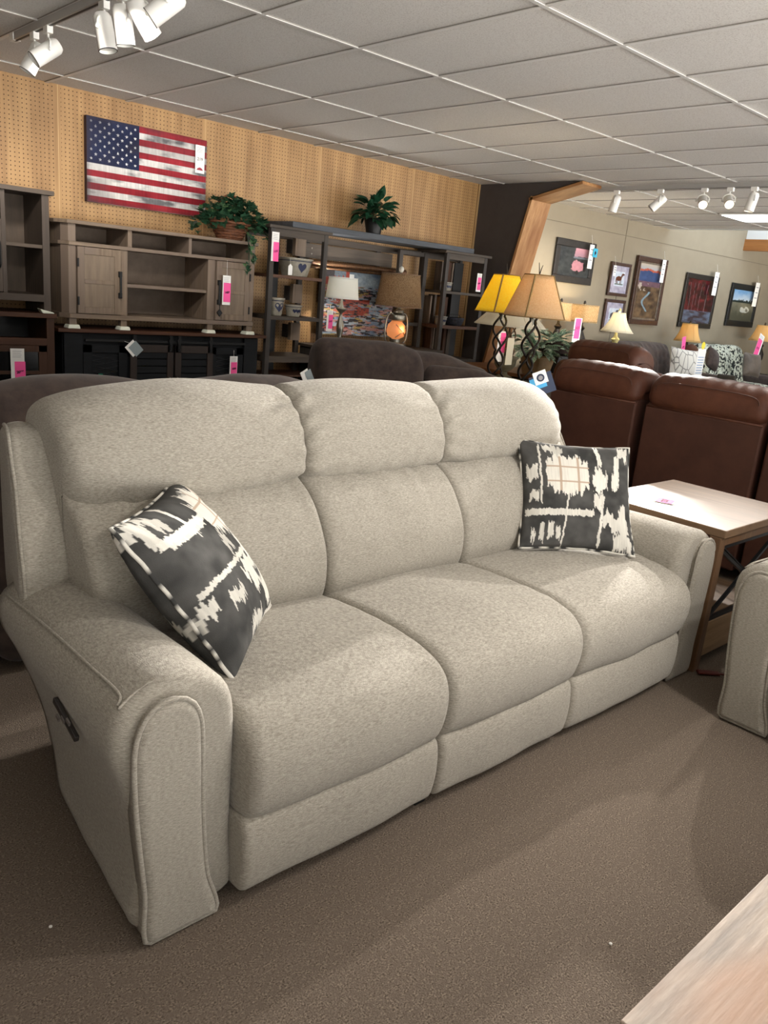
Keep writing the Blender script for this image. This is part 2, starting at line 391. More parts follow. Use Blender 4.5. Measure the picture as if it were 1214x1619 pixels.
def fabric_sofa(label,seats,loc,rz,cat='sofa'):
    """seats: list of x limits between seats in local coordinates; x=0 is the outer left base"""
    W=seats[-1]+.22
    t=thing('recliner_sofa' if len(seats)>2 else 'recliner_chair',label,cat,loc,rz)
    pan=[(.02,.0),(.006,.15),(-.012,.32),(-.02,.46),(-.015,.53),(.01,.58),(.055,.6),(.1,.585),(.125,.54),(.132,.46),(.138,.3),(.152,.14),(.178,.0)]
    for side in (0,1):
        arm=MB().loft(arm_rings(W,side)).build('armrest',M_fab,t,smooth=True)
        B=smooth_closed(pan,60)
        if side: B=np.c_[W-B[:,0],B[:,1]]
        N=normals2(B)
        fl=lambda z: max(z,.012)
        rg=[]
        for ins,y in ((0,.03),(0,-.012),(.002,-.020),(.007,-.026),(.014,-.029),(.022,-.030)):
            rg.append([(B[k,0]-N[k,0]*ins,y,max(B[k,1]-N[k,1]*ins,.012+ins*.8)) for k in range(60)])
        p=MB().loft(rg).build('front_panel',M_fab,arm,smooth=True)
        q=MB()
        q.tube([(B[k,0]+N[k,0]*.002,-.018,fl(B[k,1]+N[k,1]*.002)) for k in range(60)],.006,closed=True)
        q.build('piping',M_fab,arm,smooth=True)
        # top seams of the sleeve
        q=MB(); f=(lambda x:W-x) if side else (lambda x:x)
        q.tube(smooth_open([(f(-.032),.04,.588),(f(-.02),.06,.603),(f(-.018),.2,.6),(f(-.016),.45,.592),(f(-.018),.76,.575)],6),.0035)
        q.tube(smooth_open([(f(-.035),.03,.585),(f(.01),.035,.612),(f(.07),.035,.628),(f(.14),.035,.622),(f(.19),.035,.598),(f(.222),.033,.545),(f(.232),.03,.45)],6),.0035)
        q.build('seam',M_fab,arm,smooth=True)
        # wing beside the back
        wp=[(.66,.48),(.665,.60),(.70,.72),(.76,.84),(.83,.94),(.88,.985),(.96,.99),(1.03,.96),(1.04,.8),(1.02,.6),(.98,.5),(.85,.46),(.72,.46)]
        mb=cushion(wp,-.02,.135,r=.028,crown=.006,nx=6,warp=lambda x,y,z:(x+max(0,y-.62)*.2*(1-max(0,x)/.14),y,z))
        if side: mb.v=[(W-v[0],v[1],v[2]) for v in mb.v]
        w=mb.build('wing',M_fab,t,smooth=True)
        q=MB(); q.tube(smooth_open([(f(.0),.662,.56),(f(.004),.676,.64),(f(.008),.712,.74),(f(.02),.765,.845),(f(.03),.83,.94),(f(.042),.885,.988),(f(.06),.97,.99)],6),.0055)
        q.build('piping',M_fab,w,smooth=True)
    x0=.22
    n=len(seats)-1
    for i in range(n):
        a,b=seats[i],seats[i+1]
        sd=i*3.7+len(seats)
        # seat cushion: crown and front drop
        sp=[(.62,.38),(.60,.455),(.50,.49),(.34,.505),(.16,.505),(.03,.49),(-.045,.455),(-.075,.40),(-.075,.33),(-.055,.265),(-.02,.235),(.06,.235),(.3,.27),(.5,.3)]
        def dsp(x,t,y,z,sd=sd):
            return .006*noise3(x*5+sd,y*5,z*5)+ (.003*math.sin(y*70+x*18)*math.exp(-((t-.9)/.07)**2) if z>.3 else 0)
        seat=cushion(sp,a+.0005,b-.0005,r=.03,crown=.012,disp=dsp,nx=30).build('seat_cushion',M_fab,t,smooth=True)
        fp=[(-.035,.245),(-.055,.22),(-.06,.15),(-.052,.08),(-.04,.05),(-.015,.042),(.06,.045),(.2,.06),(.2,.15),(.1,.235),(.02,.245)]
        if i==0: pass
        cushion(fp,a+.002-(.008 if i==0 else 0),b-.002+(.008 if i==n-1 else 0),r=.02,crown=.006,disp=lambda x,t,y,z,sd=sd:.005*noise3(x*7+sd,z*7,1),nx=30).build('footrest',M_fab,t,smooth=True)
        # back cushion
        ba,bb=a,b
        if i==0: ba=a-.118
        if i==n-1: bb=b+.095
        lp=[(.56,.40),(.51,.46),(.488,.54),(.50,.64),(.555,.74),(.612,.80),(.68,.84),(.70,.865),(.80,.85),(.86,.6),(.84,.42),(.70,.36)]
        def dl(x,t,y,z,sd=sd):
            h=.006*noise3(x*5+sd,z*6,2)
            if y<.72:
                k=math.exp(-(.86-z)/.06) if z<.86 else 1
                h+=.0055*k*math.sin(x*48+3*noise3(x*6,sd,0)+sd)
            return h
        back=cushion(lp,(ba+.0 if i==0 else ba+.0005),(bb-.0 if i==n-1 else bb-.0005),r=.03,crown=.010,disp=dl,nx=60,n=110).build('back_cushion',M_fab,t,smooth=True)
        hp=[(.78,.822),(.70,.826),(.652,.842),(.632,.885),(.64,.95),(.675,1.025),(.735,1.082),(.81,1.110),(.89,1.102),(.945,1.05),(.955,.95),(.92,.87),(.84,.825)]
        def dh(x,t,y,z,sd=sd):
            h=.006*noise3(x*5+sd,z*6,5)
            if y<.75:
                k=math.exp(-abs(z-.85)/.035); h+=.003*k*math.sin(x*55+3*noise3(x*7,sd,3)+sd)
                e=math.exp(-min(t,1-t)*((bb-ba)/.07)); h+=.0095*e*math.sin(z*110+4*noise3(x*9,z*5,sd))*(1 if (t<.5)==(i>0) else .45)
            return h
        def wh(x,y,z,ba=ba,bb=bb,i=i):
            u=(x-ba)/(bb-ba)
            if z>.95: z+= (z-.95)*(.05*math.sin(PI*min(max(u,0),1)) - (.30*math.exp(-u/.12) if i==0 else 0)-(.30*math.exp(-(1-u)/.12) if i==n-1 else 0))
            if i==0 and z<.93: z-=.04*(1-u)*min(1,(.93-z)/.09)
            if i==0: y+=.05*math.exp(-u/.10)
            if i==n-1: y+=.09*math.exp(-(1-u)/.10)
            return (x,y,z)
        cushion(hp,ba+.0005,bb-.0005,r=.036,crown=.010,disp=dh,nx=60,n=110,warp=wh).build('head_bolster',M_fab,back,smooth=True)
    MB().box(.16,W-.16,.12,.86,.05,.30).build('base_frame',M_dark,t)
    MB().box(.12,W-.12,.80,1.0,.16,.93).build('back_shell',M_fab,t,bevel=.03)
    for xx in (.05,W-.11):
        for yy in (.03,.42): MB().box(xx,xx+.06,yy,yy+.06,0,.04).build('foot',M_dark,t)
    for k in range(1,n):
        MB().box(seats[k]-.02,seats[k]+.02,.0,.04,.0,.06).build('foot',M_dark,t)
    return t
sofa=fabric_sofa('large oatmeal heathered three-seat reclining sofa in the centre with two patterned pillows',[.236,.880,1.525,2.249],(.66,1.35,0),0)
sl=thing('x','x','x'); D.objects.remove(sl)
arm0=[o for o in D.objects if o.parent==sofa and o.name.startswith('armrest')][0]
g=MB(); g.obox((-.051,.265,.452),((0,1,.32),(1,0,0),(0,-.32,1)),(.066,.006,.008)); cp=g.build('control_panel',mat('panel_gunmetal','3b3735',rough=.4,metal=.5),arm0,bevel=.003)
cp['label']='dark oblong recliner control panel'
g=MB(); 
for k in range(3): g.obox((-.0575,.235+k*.03,.452+.0096-k*.0096),((0,1,.32),(1,0,0),(0,-.32,1)),(.009,.002,.0045))
g.build('button',mat('button','615b57',rough=.5),cp)
chair=fabric_sofa('oatmeal fabric recliner cut off by the right edge, only its arm showing',[.24,.84],(2.87,1.07,0),-PI/2,'armchair')

# ------------------------------------------------------------------ throw pillows
M_pil=vcol_mat('ikat_cloth',rough=.95,spec=.05,bump=.5)
CH=L3('3a3a39'); CH2=L3('5a5957'); WH=L3('dcd8ce'); TAN=L3('b09a86')
def ikat(blocks,tans,seed):
    def fn(U,V):
        col=mixc(CH,CH2,nz2(U,V,9,9,seed)*1.4-.3)
        rag=(nz2(U,V,110,3,seed+1,1)-.5)*.075+(nz2(U,V,30,2,seed+2,1)-.5)*.045
        ragu=(nz2(U,V,4,40,seed+3,1)-.5)*.012
        W=np.zeros_like(U)
        for (u0,u1,v0,v1,sl,br) in blocks:
            uc=(u0+u1)/2; u=U-sl*(V-(v0+v1)/2)
            soft=1 if (v1-v0)>.03 else .25
            rg=rag*(.25 if (u1-u0)>5*(v1-v0) else 1)*soft
            inside=(u+ragu>u0)&(u+ragu<u1)&(V+rg>v0)&(V+rg<v1)
            W=np.maximum(W,inside*br)
        W=W*(.80+.35*nz2(U,V,160,10,seed+6,2))
        col=mixc(col,WH,W)
        for (u0,u1,v0,v1) in tans:
            ins=((U>u0)&(U<u1)&(V>v0)&(V<v1))*1.0
            col=mixc(col,TAN,ins*.9)
        return col
    return fn
def pillow(label,center,right,normal,upv,size,T,blocks,tans,seed,place='in'):
    t=thing('throw_pillow',label,'pillow',center)
    R=Vector(right).normalized(); U_=Vector(upv).normalized(); Nn=Vector(normal).normalized()
    Mx=Matrix(((R.x,-Nn.x,U_.x),(R.y,-Nn.y,U_.y),(R.z,-Nn.z,U_.z)))
    t.rotation_euler=Mx.to_euler()
    h=size/2
    mb=MB(); rs=[]
    def shape(sg):
        def place(U,V):
            u=U*2-1; v=1-V*2
            x=u*h*(1-.07*(1-v*v))*(1+.0*v); z=v*h*(1-.07*(1-u*u))
            th=T*np.power(np.clip((1-u**2)*(1-v**2),0,1),.42)
            wr=.004*np.sin(14*u+9*v+seed)*np.power(np.abs(u*v),.8)
            y=-sg*(th+wr*(1 if sg>0 else 0)*np.clip((1-np.abs(u))*8,0,1)*np.clip((1-np.abs(v))*8,0,1))
            return np.stack([x,y,z],-1)
        return place
    f=ikat(blocks,tans,seed)
    rs.append(grid_paint(mb,1,1,190,190,f,shape(1)))
    rs.append(grid_paint(mb,1,1,90,90,lambda U,V:f(U*.5,V),shape(-1)))
    o=mb.build('cover',M_pil,t,smooth=True); set_cols(o,rs)
    q=MB(); pts=[]
    n=30
    for k in range(4*n):
        e,s=divmod(k,n); s=s/n*2-1
        u,v=[(s,1),(1,-s),(-s,-1),(-1,s)][e]
        pts.append((u*h*(1-.07*(1-v*v)),.0015*math.sin(k*1.1),v*h*(1-.07*(1-u*u))))
    q.tube(pts,.0058,closed=True)
    o=q.build('piping',M_pil,t,smooth=True)
    cols=[]
    for i in range(len(pts)):
        c=WH*.85 if noise3(i*.45,seed,0)>-.05 else CH
        cols+= [c]*8
    set_cols(o,[(0,np.array(cols))])
    return t
BL=[(.20,.58,.20,.47,0,1),(.26,.52,.155,.52,0,1),(.615,.745,.31,.44,0,1),(.64,.71,.26,.5,0,1),(.14,.158,.04,.60,0,.9),(.03,.125,.27,.40,0,.9),(.05,.13,.50,.585,0,.85),
 (.18,.36,.05,.12,0,.8),(.27,.34,.05,.16,0,.8),(.66,.70,.03,.24,.15,1),(.83,.88,.12,.42,-.03,.95),(.87,.97,.03,.15,0,.8),(.80,.86,.30,.46,0,.9),(.74,.76,.28,.46,0,.8),
 (.02,.62,.675,.735,0,.85),(.365,.38,.46,.99,-.1,.9),(.62,.70,.52,.65,0,.9),(.675,.70,.5,.99,-.12,.9),(.70,.80,.68,.80,0,.85),(.78,.95,.72,.84,0,.8),(.86,.93,.62,.92,0,.85),(.80,.97,.86,.99,0,.8),
 (.08,.12,.86,.95,0,.8),(.15,.19,.80,.96,0,.8),(.22,.27,.79,.93,0,.85),(.29,.33,.84,.95,0,.8)]
TN=[(.312,.334,.16,.51),(.478,.50,.16,.51),(.205,.585,.262,.278),(.205,.585,.408,.424)]
pillow('charcoal and white brushstroke pillow standing on the right seat',(2.709,1.744,.712),(.764,-.645,.003),(-.534,-.629,.565),(.362,.433,.825),.465,.075,BL,TN,3)
BL2=[(.62,1.0,.06,.40,0,1),(.55,1.0,.12,.34,0,1),(.74,1.0,.44,.62,0,.95),(.05,.62,.195,.245,0,.95),(.10,.50,.225,.275,.0,.8),(.0,.18,.03,.10,0,.85),(.03,.10,.0,.22,0,.85),(.14,.22,.05,.17,0,.7),
 (.33,.36,.0,.30,.1,.9),(.04,.98,.535,.57,.0,.8),(.50,.60,.38,.5,0,.6),(.48,.80,.62,.70,0,.85),(.55,.70,.58,.80,0,.85),(.20,.38,.66,.74,0,.7),(.70,.98,.78,.93,0,.85),(.0,.10,.60,.68,0,.8),(.3,.55,.88,.96,0,.7),(.55,.98,.965,1,0,.8),(.82,.9,.62,.8,0,.9)]
TN2=[(.74,.76,.06,.40),(.88,.9,.06,.4),(.56,1,.16,.175),(.56,1,.30,.315)]
s_=.468/.48
pillow('charcoal and white brushstroke pillow tipped against the left arm',(1.053*s_,1.808*s_,1.45-(1.45-.662)*s_),(.709,.705,.015),(.533,-.549,.644),(-.462,.449,.765),.468,.105,BL2,TN2,8)
# ------------------------------------------------------------------ price tags
def price_tag(label,cx,cy,w,h,price=None,axis='Y',val=6.,group=None,pink=(.12,.95,.05,.62),strings=0,name='price_tag',rot=0,small=False):
    p=at(cx,cy,**{axis:val})
    t=thing(name,label,'price tag',p,group=group)
    rz=0 if axis=='Y' else (PI/2*-1 if axis=='X' else 0)
    t.rotation_euler=(0,rot,rz)
    MB().box(-w/2,w/2,-.001,.001,-h/2,h/2).build('card',M_paper,t)
    x0,x1,z0,z1=pink
    st=MB().box(-w/2+x0*w,-w/2+x1*w,-.003,-.0015,-h/2+z0*h,-h/2+z1*h).build('price_sticker',M_pink,t); st['label']='bright pink price sticker'
    if price: textmesh('handwritten_price',price,w*(x1-x0)*.34,Matrix.Translation((-w/2+(x0+x1)/2*w,-.0036,-h/2+(z0+z1)/2*h))@Matrix.Rotation(PI/2,4,'X')@Matrix.Rotation(.1,4,'Z'),M_ink,st,bold=.0012)
    q=MB()
    if not price:
        zz=-h/2+(z0+z1)/2*h; xm=-w/2+(x0+x1)/2*w
        q.tube([(xm-.3*w+.06*w*k,-.0038,zz+(.05*h if k%2 else -.04*h)+.01*h*k/3) for k in range(10)],.0012,seg=4)
        q.build('handwritten_price',M_ink,st)
        q=MB()
    for k in range(4): q.box(-w*.36,w*(.3-.06*(k%2)),-.0022,-.001,h*(.42-.055*k)-.003*h,h*(.42-.055*k)+.006*h)
    q.build('print',M_grayink,t)
    if strings: MB().tube([(0,0,h/2),(0,.002,h/2+strings)],.0012,seg=5).build('string',M_white,t)
    return t
# ------------------------------------------------------------------ back-wall furniture (fronts near Y=6)
Wg=wood('greige_oak','8a7866','655647','z',c3='75665a'); Wgx=wood('greige_oak_long','8a7866','655647','x',c3='75665a')
Wh=wood('weathered_brown','5e5147','3d342d','z',c3='4a4038'); Whx=wood('weathered_brown_long','645649','40362e','x',c3='4a4038')
Wr=wood('red_brown','5d3a26','3c2418','x',c3='472c1e'); Wrz=wood('red_brown_up','55351f','382115','z',c3='402819')
Wb=mat('black_stain','14171b','0b0d10',sc=(8,8,60),rough=.6,spec=.25)
Wp=wood('pier_grey','4a4541','302c29','z',c3='3b3632'); Wpx=wood('pier_grey_long','544a40','383029','x',c3='423a33'); Wpr=wood('pier_shelf_brown','6b4a38','4a3226','x',c3='52382b')
Wbd=mat('back_panel_dark','5a4c3f','483c31',sc=(20,1,3),rough=.7)
M_hole=mat('hole','050505',rough=.9)
def bx(name,m,p,x0,x1,y0,y1,z0,z1,bev=.002): return MB().box(x0,x1,y0,y1,z0,z1).build(name,m,p,bevel=bev)
# hutch on the far left
t=thing('bookcase_hutch','weathered brown open bookcase hutch at the far left, standing on the red-brown cabinet','bookcase',(1.75,6.2,1.06),world=True)
bx('top',Whx,t,1.25,2.245,5.975,6.40,1.857,1.887); bx('side_panel',Wh,t,2.165,2.215,6.0,6.38,1.06,1.857); bx('side_panel',Wh,t,1.28,1.33,6.0,6.38,1.06,1.857)
bx('shelf',Whx,t,1.92,2.165,6.005,6.36,1.498,1.523); bx('bottom_board',Whx,t,1.33,2.165,5.995,6.37,1.134,1.184); bx('divider',Wh,t,1.893,1.922,6.0,6.36,1.184,1.857)
bx('back_panel',Wbd,t,1.33,2.165,6.36,6.38,1.18,1.857,0)
d=bx('door',Wh,t,1.35,1.888,5.985,6.01,1.19,1.665); MB().tube([(1.87,5.975,1.35),(1.87,5.96,1.37),(1.87,5.96,1.5),(1.87,5.975,1.52)],.006).build('handle',M_black,d)
t=thing('low_cabinet','red-brown low cabinet with open slot and glass doors under the hutch','cabinet',(1.75,6.2,0),world=True)
bx('top',Wr,t,1.2,2.247,5.975,6.42,1.024,1.056); bx('side_panel',Wrz,t,2.18,2.235,6.0,6.40,0,1.024); bx('side_panel',Wrz,t,1.24,1.295,6.0,6.40,0,1.024)
bx('rail',Wr,t,1.295,2.18,6.0,6.03,.828,.878); bx('inner_shelf',Wr,t,1.295,2.18,6.03,6.38,.828,.85,0); bx('back_panel',M_dark,t,1.295,2.18,6.385,6.40,0,1.02,0)
for k,(a,b) in enumerate(((1.30,1.735),(1.74,2.178))):
    d=MB().box(a,b,5.995,6.015,.78,.826).box(a,b,5.995,6.015,.1,.15).box(a,a+.06,5.995,6.015,.1,.826).box(b-.06,b,5.995,6.015,.1,.826).box(a+.06,b-.06,5.995,6.015,.62,.645).build('door',Wrz,t,bevel=.002)
    MB().box(a+.06,b-.06,6.004,6.008,.15,.78).build('glass',mat('dark_glass','020202',rough=.15),d)
price_tag('white tag with a pink 2099 sticker on the low cabinet at far left',28,578,.095,.24,'2099',val=5.985,pink=(.28,1.05,0,.62))
# console on top of the black barn-door console
t=thing('media_console','pale greige oak media console with two panelled doors stacked on the black console','tv console',(3.15,6.2,.965),world=True)
def cham(x0,x1,yf,yb,z0,z1,c=.05): return MB().prism([(x0+c,yf),(x1-c,yf),(x1,yf+c*1.6),(x1,yb),(x0,yb),(x0,yf+c*1.6)],'z',z0,z1)
cham(2.27,4.0,5.975,6.42,1.692,1.718,.06).build('top',Wgx,t,bevel=.003)
cham(2.295,3.975,5.985,6.40,1.546,1.572,.05).build('rail',Wgx,t,bevel=.002)
cham(2.295,3.975,5.985,6.40,1.032,1.066,.05).build('bottom_board',Wgx,t,bevel=.002)
bx('back_panel',mat('console_back','6a5b4d','5a4c40',sc=(10,1,10),rough=.7),t,2.33,3.94,6.385,6.395,1.04,1.69,0)
for (za,zb) in ((1.066,1.546),(1.572,1.692)):
    cz=[(2.345,6.0),(2.40,6.0),(2.40,6.03),(2.315,6.09),(2.315,6.06)]
    MB().prism([(2.345,6.0),(2.40,6.0),(2.40,6.39),(2.31,6.39),(2.31,6.055)],'z',za,zb).build('side_panel',Wg,t,bevel=.002)
    MB().prism([(3.925,6.0),(3.875,6.0),(3.875,6.39),(3.96,6.39),(3.96,6.055)],'z',za,zb).build('side_panel',Wg,t,bevel=.002)
for (a,b) in ((2.793,2.828),(3.303,3.33)): bx('divider',Wg,t,a,b,6.0,6.38,1.572,1.692)
for (a,b) in ((2.735,2.793),(3.48,3.55)): bx('divider',Wg,t,a,b,6.0,6.38,1.066,1.546)
bx('shelf',Wgx,t,2.793,3.48,6.01,6.38,1.278,1.303)
for (a,b,hx) in ((2.404,2.733,2.722),(3.553,3.874,3.572)):
    d=MB().box(a,b,5.99,6.012,1.07,1.542).build('door',Wg,t,bevel=.002)
    MB().box(a+.05,b-.05,5.984,5.99,1.118,1.49).build('panel',mat('greige_panel','7f6e5c','6a5b4b',sc=(30,1,3),rough=.6),d,bevel=.002)
    MB().box(a,a+.05,5.979,5.99,1.07,1.542).box(b-.05,b,5.979,5.99,1.07,1.542).box(a+.05,b-.05,5.979,5.99,1.49,1.542).box(a+.05,b-.05,5.979,5.99,1.07,1.118).box(a+.05,b-.05,5.979,5.99,1.285,1.315).build('door_frame',Wg,d,bevel=.003)
    MB().box(hx-.009,hx+.009,5.955,5.965,1.2,1.385).box(hx-.014,hx+.014,5.962,5.978,1.35,1.39).box(hx-.014,hx+.014,5.962,5.978,1.195,1.235).build('handle',M_black,d,bevel=.003)
    hg=a+.002 if hx>a+.1 else b-.002
    MB().box(hg-.006,hg+.006,5.972,5.985,1.40,1.46).box(hg-.006,hg+.006,5.972,5.985,1.13,1.19).build('hinge',M_black,d)
for (hx,hz) in ((2.463,1.618),(2.94,1.62),(3.42,1.615),(2.945,1.383),(2.947,1.142)):
    MB().lathe([(.018,0),(.018,.01)],(hx,6.386,hz),axis=(0,-1,0)).build('cable_hole',M_hole,t)
for (a,b) in ((2.345,2.40),(2.74,2.79),(3.49,3.54),(3.87,3.925)):
    MB().box(a,b,6.0,6.05,.985,1.032).build('foot',Wg,t,bevel=.002)
    
for k,(a,b,tl) in enumerate(((2.345,2.40,'under the leftmost console foot'),(2.74,2.79,'under the second console foot from the left'),(3.49,3.54,'under the third console foot from the left'),(3.87,3.925,'under the rightmost console foot'))):
    o=MB().add([(a-.02,5.975,.957),(b+.02,5.975,.957),(b+.02,6.07,.957),(a-.02,6.07,.957),(a-.008,5.98,.985),(b+.014,5.98,.985),(b+.01,6.06,.985),(a-.01,6.06,.985)],[(0,3,2,1),(4,5,6,7),(0,1,5,4),(1,2,6,5),(2,3,7,6),(3,0,4,7)]).build('foam_pad',mat('foam','e9ecdc',rough=.9),bevel=.006,loc=(a+.02,6.02,.97))
    tag(o,'white foam pad '+tl,'foam pad','foam pads under the stacked console')
o=MB().add([(2.15,5.98,1.056),(2.235,5.98,1.056),(2.235,6.05,1.056),(2.15,6.05,1.056),(2.13,5.98,1.085),(2.225,5.985,1.066),(2.225,6.05,1.066),(2.13,6.05,1.09)],[(0,3,2,1),(4,5,6,7),(0,1,5,4),(1,2,6,5),(2,3,7,6),(3,0,4,7)]).build('foam_pad',MATS['foam'],bevel=.006,loc=(2.19,6.01,1.06))
tag(o,'bent white foam pad under the hutch corner at far left','foam pad')
price_tag('white hang tag with pink 1457 sticker on the right console door',358,459,.075,.235,'1457',val=5.95,pink=(.12,1.0,.1,.75),strings=.12)
o=MB().add([(3.575,5.95,1.10),(3.60,5.95,1.13),(3.575,5.95,1.16),(3.55,5.95,1.13),(3.575,5.962,1.10),(3.60,5.962,1.13),(3.575,5.962,1.16),(3.55,5.962,1.13)],[(0,1,2,3),(7,6,5,4),(0,4,5,1),(1,5,6,2),(2,6,7,3),(3,7,4,0)])
o.tube([(3.575,5.956,1.16),(3.575,5.956,1.195)],.004)
o=o.build('door_pendant',M_black,loc=(3.575,5.956,1.13)); tag(o,'small black diamond pendant hanging from the right console door handle','pendant')
t=thing('barn_door_console','black-painted console with brown top and barn doors behind the brown sectional','tv console',(3.15,6.2,0),world=True)
bx('top',Wr,t,2.25,4.06,5.965,6.42,.93,.957,.004)
bx('body',Wb,t,2.30,4.0,6.03,6.40,0,.93,.003)
for (a,b) in ((2.305,2.445),(3.86,3.998)): bx('post',Wb,t,a,b,6.005,6.04,0,.925,.004)
bx('track_rail',M_black,t,2.46,3.86,5.992,6.006,.865,.885)
for (a,b) in ((2.45,2.80),(3.52,3.855)):
    d=MB().box(a,b,6.01,6.03,.78,.84).box(a,a+.07,6.01,6.03,.05,.84).box(b-.07,b,6.01,6.03,.05,.84).box(a,b,6.01,6.03,.05,.11).build('door',Wb,t,bevel=.003)
    q=MB()
    for k in range(14):
        q.tube([(a+.07,6.022,.2+.04*k),(b-.07,6.022,.24+.04*k)],.0018,seg=4); q.tube([(a+.07,6.024,.24+.04*k),(b-.07,6.024,.20+.04*k)],.0018,seg=4)
    q.build('mesh_screen',mat('screen_wire','3c3f42',rough=.5,metal=.5),d)
for (a,b,hx) in ((2.815,3.185,3.145),(3.20,3.55,3.215)):
    d=MB().box(a,b,5.99,6.006,.79,.85).box(a,a+.055,5.99,6.006,.05,.85).box(b-.055,b,5.99,6.006,.05,.85).box(a,b,5.99,6.006,.05,.11).build('barn_door',mat('dark_walnut','2e2019','1f1611',sc=(30,30,3),rough=.6),t,bevel=.003)
    q=MB()
    for k in range(12): q.box(a+.055,b-.055,5.998,6.004,.115+.057*k,.165+.057*k)
    q.build('slatted_panel',Wb,d,bevel=.002)
    MB().tube([(hx,5.985,.60),(hx,5.965,.585),(hx+.005,5.96,.54),(hx,5.97,.50),(hx,5.985,.49)],.006).build('handle',M_nick,d,smooth=True)
    for xx in (a+.03,b-.03):
        q=MB(); q.box(xx-.012,xx+.012,5.978,5.99,.80,.93); q.lathe([(.02,0),(.02,.01)],(xx,5.985,.885),axis=(0,-1,0))
        for z in (.82,.85): q.lathe([(.007,0),(.007,.006)],(xx,5.978,z),axis=(0,-1,0))
        q.build('hanger',M_black,d)
price_tag('white hang tag with pink 1099 sticker on the black console',369,580,.075,.18,'1099',val=5.975,pink=(.15,.95,.1,.72),strings=.05)
t=thing('care_label','white and grey hang label tilted on the black console front','label',at(211,550,Y=5.975)); t.rotation_euler=(0,-.75,0)
MB().box(-.05,.04,-.001,.001,-.05,.05).build('card',M_paper,t); MB().box(-.03,.05,-.004,-.002,-.065,.03).build('card',mat('slate_card','8e999c',rough=.8),t)
MB().tube([(-.0,0,.05),(-.02,.002,.085)],.0012,seg=5).build('string',M_white,t)
o=MB().box(-.016,.016,-.004,.004,-.016,.016).build('green_clip',mat('green_clip','0f6a52',rough=.5)); o.location=at(159,594,Y=6.0); tag(o,'small green clip on the left mesh door of the black console','clip')
# ------------------------------------------------------------------ entertainment wall: piers and bridge
t=thing('entertainment_wall','weathered grey-brown wall unit of two open piers joined by a bridge','wall unit',(5.5,6.2,0),world=True)
def pier(x0,x1,yf,yb,t,rb,topx):
    p=MB().box(x0,x0+.045,yf,yf+.04,0,1.86).box(x1-.045,x1,yf,yf+.04,0,1.86).box(x0,x0+.045,yb-.04,yb,0,1.86).box(x1-.045,x1,yb-.04,yb,0,1.86)
    p=p.build('post',Wp,t,bevel=.002)
    MB().box(topx[0],topx[1],yf-.02,yb,1.86,1.885).build('pier_top',Wpx,t,bevel=.002)
    MB().box(x0+.045,x1-.045,yf+.004,yf+.03,1.80,1.86).box(x0+.045,x1-.045,yb-.03,yb,1.80,1.86).build('rail',Wpx,t)
    for k,(za,zb,m) in enumerate(((1.453,1.48,Wpr if rb==0 else Wpx),(1.094,1.126,Wpx if rb==0 else Wpr),(.72,.775,Wpx),(.59,.605,Wpr))):
        MB().box(x0+.02,x1-.02,yf+.002,yb-.01,za,zb).build('shelf',m,t,bevel=.002)
pier(4.075,4.70,6.0,6.40,t,0,(4.05,4.73)); pier(6.26,6.90,6.0,6.40,t,1,(6.22,6.945))
bx('bridge_top',mat('bridge_slate','4b5058','363a40',sc=(3,30,30),rough=.6),t,4.32,6.70,6.03,6.45,1.888,1.938,.004)
bx('back_stretcher',Wpx,t,4.70,5.83,6.36,6.39,1.66,1.79)
bx('back_stretcher',Wpx,t,4.70,6.26,6.38,6.40,1.80,1.86)
for xx in (4.72,5.63): bx('bracket',M_black,t,xx,xx+.06,6.385,6.40,1.55,1.86)
q=MB(); 
for z in (1.70,1.75): q.lathe([(.008,0),(.005,.004)],(4.79,6.36,z),axis=(0,-1,0))
q.build('bolt',M_nick,t)
for xx in (5.8,6.16): bx('inner_post',Wp,t,xx,xx+.05,6.22,6.26,.85,1.84)
for z in (1.45,1.09): bx('inner_rail',Wp,t,5.83,6.18,6.23,6.25,z,z+.035)
bx('inner_rail',Wp,t,5.83,6.18,6.23,6.25,1.80,1.84)
c=bx('console_top',Wpx,t,4.70,6.28,5.93,6.40,.845,.87,.003); bx('console_body',Wp,t,4.74,6.25,5.96,6.39,0,.845,.003)
for k in range(4):
    a=4.76+k*.372; d=bx('console_door',Wp,t,a,a+.36,5.945,5.96,.08,.80,.003); MB().tube([(a+.05,5.945,.6),(a+.05,5.925,.6),(a+.05,5.925,.5),(a+.05,5.945,.5)],.006).build('handle',M_black,d)
# wood samples standing behind the left pier
for k,(z0,h_,w_) in enumerate(((1.66,.16,.12),(1.486,.14,.12),(1.24,.17,.11),(1.128,.1,.11),(.90,.16,.11))):
    o=MB().box(4.52,4.52+w_,6.25,6.30,z0,z0+h_).build('wood_block',Wg,bevel=.003,loc=(4.58,6.27,z0))
    tag(o,['greige wood block hanging topmost behind the left pier','greige wood block on the upper shelf of the left pier','knotty wood block above the middle shelf of the left pier','low wood block resting on the middle shelf of the left pier','greige wood block near the bottom of the left pier'][k],'wood block','wood sample blocks in the left pier')
    if k in (0,2,4):
        MB().box(4.515,4.535,6.30,6.385,z0+.02,z0+h_-.02).build('mount',Wp,o)
bpost=MB().box(4.37,4.45,6.40,6.45,.3,1.80).build('wall_batten',M_dark,loc=(4.41,6.42,1)); tag(bpost,'tall dark batten behind the left pier','batten')
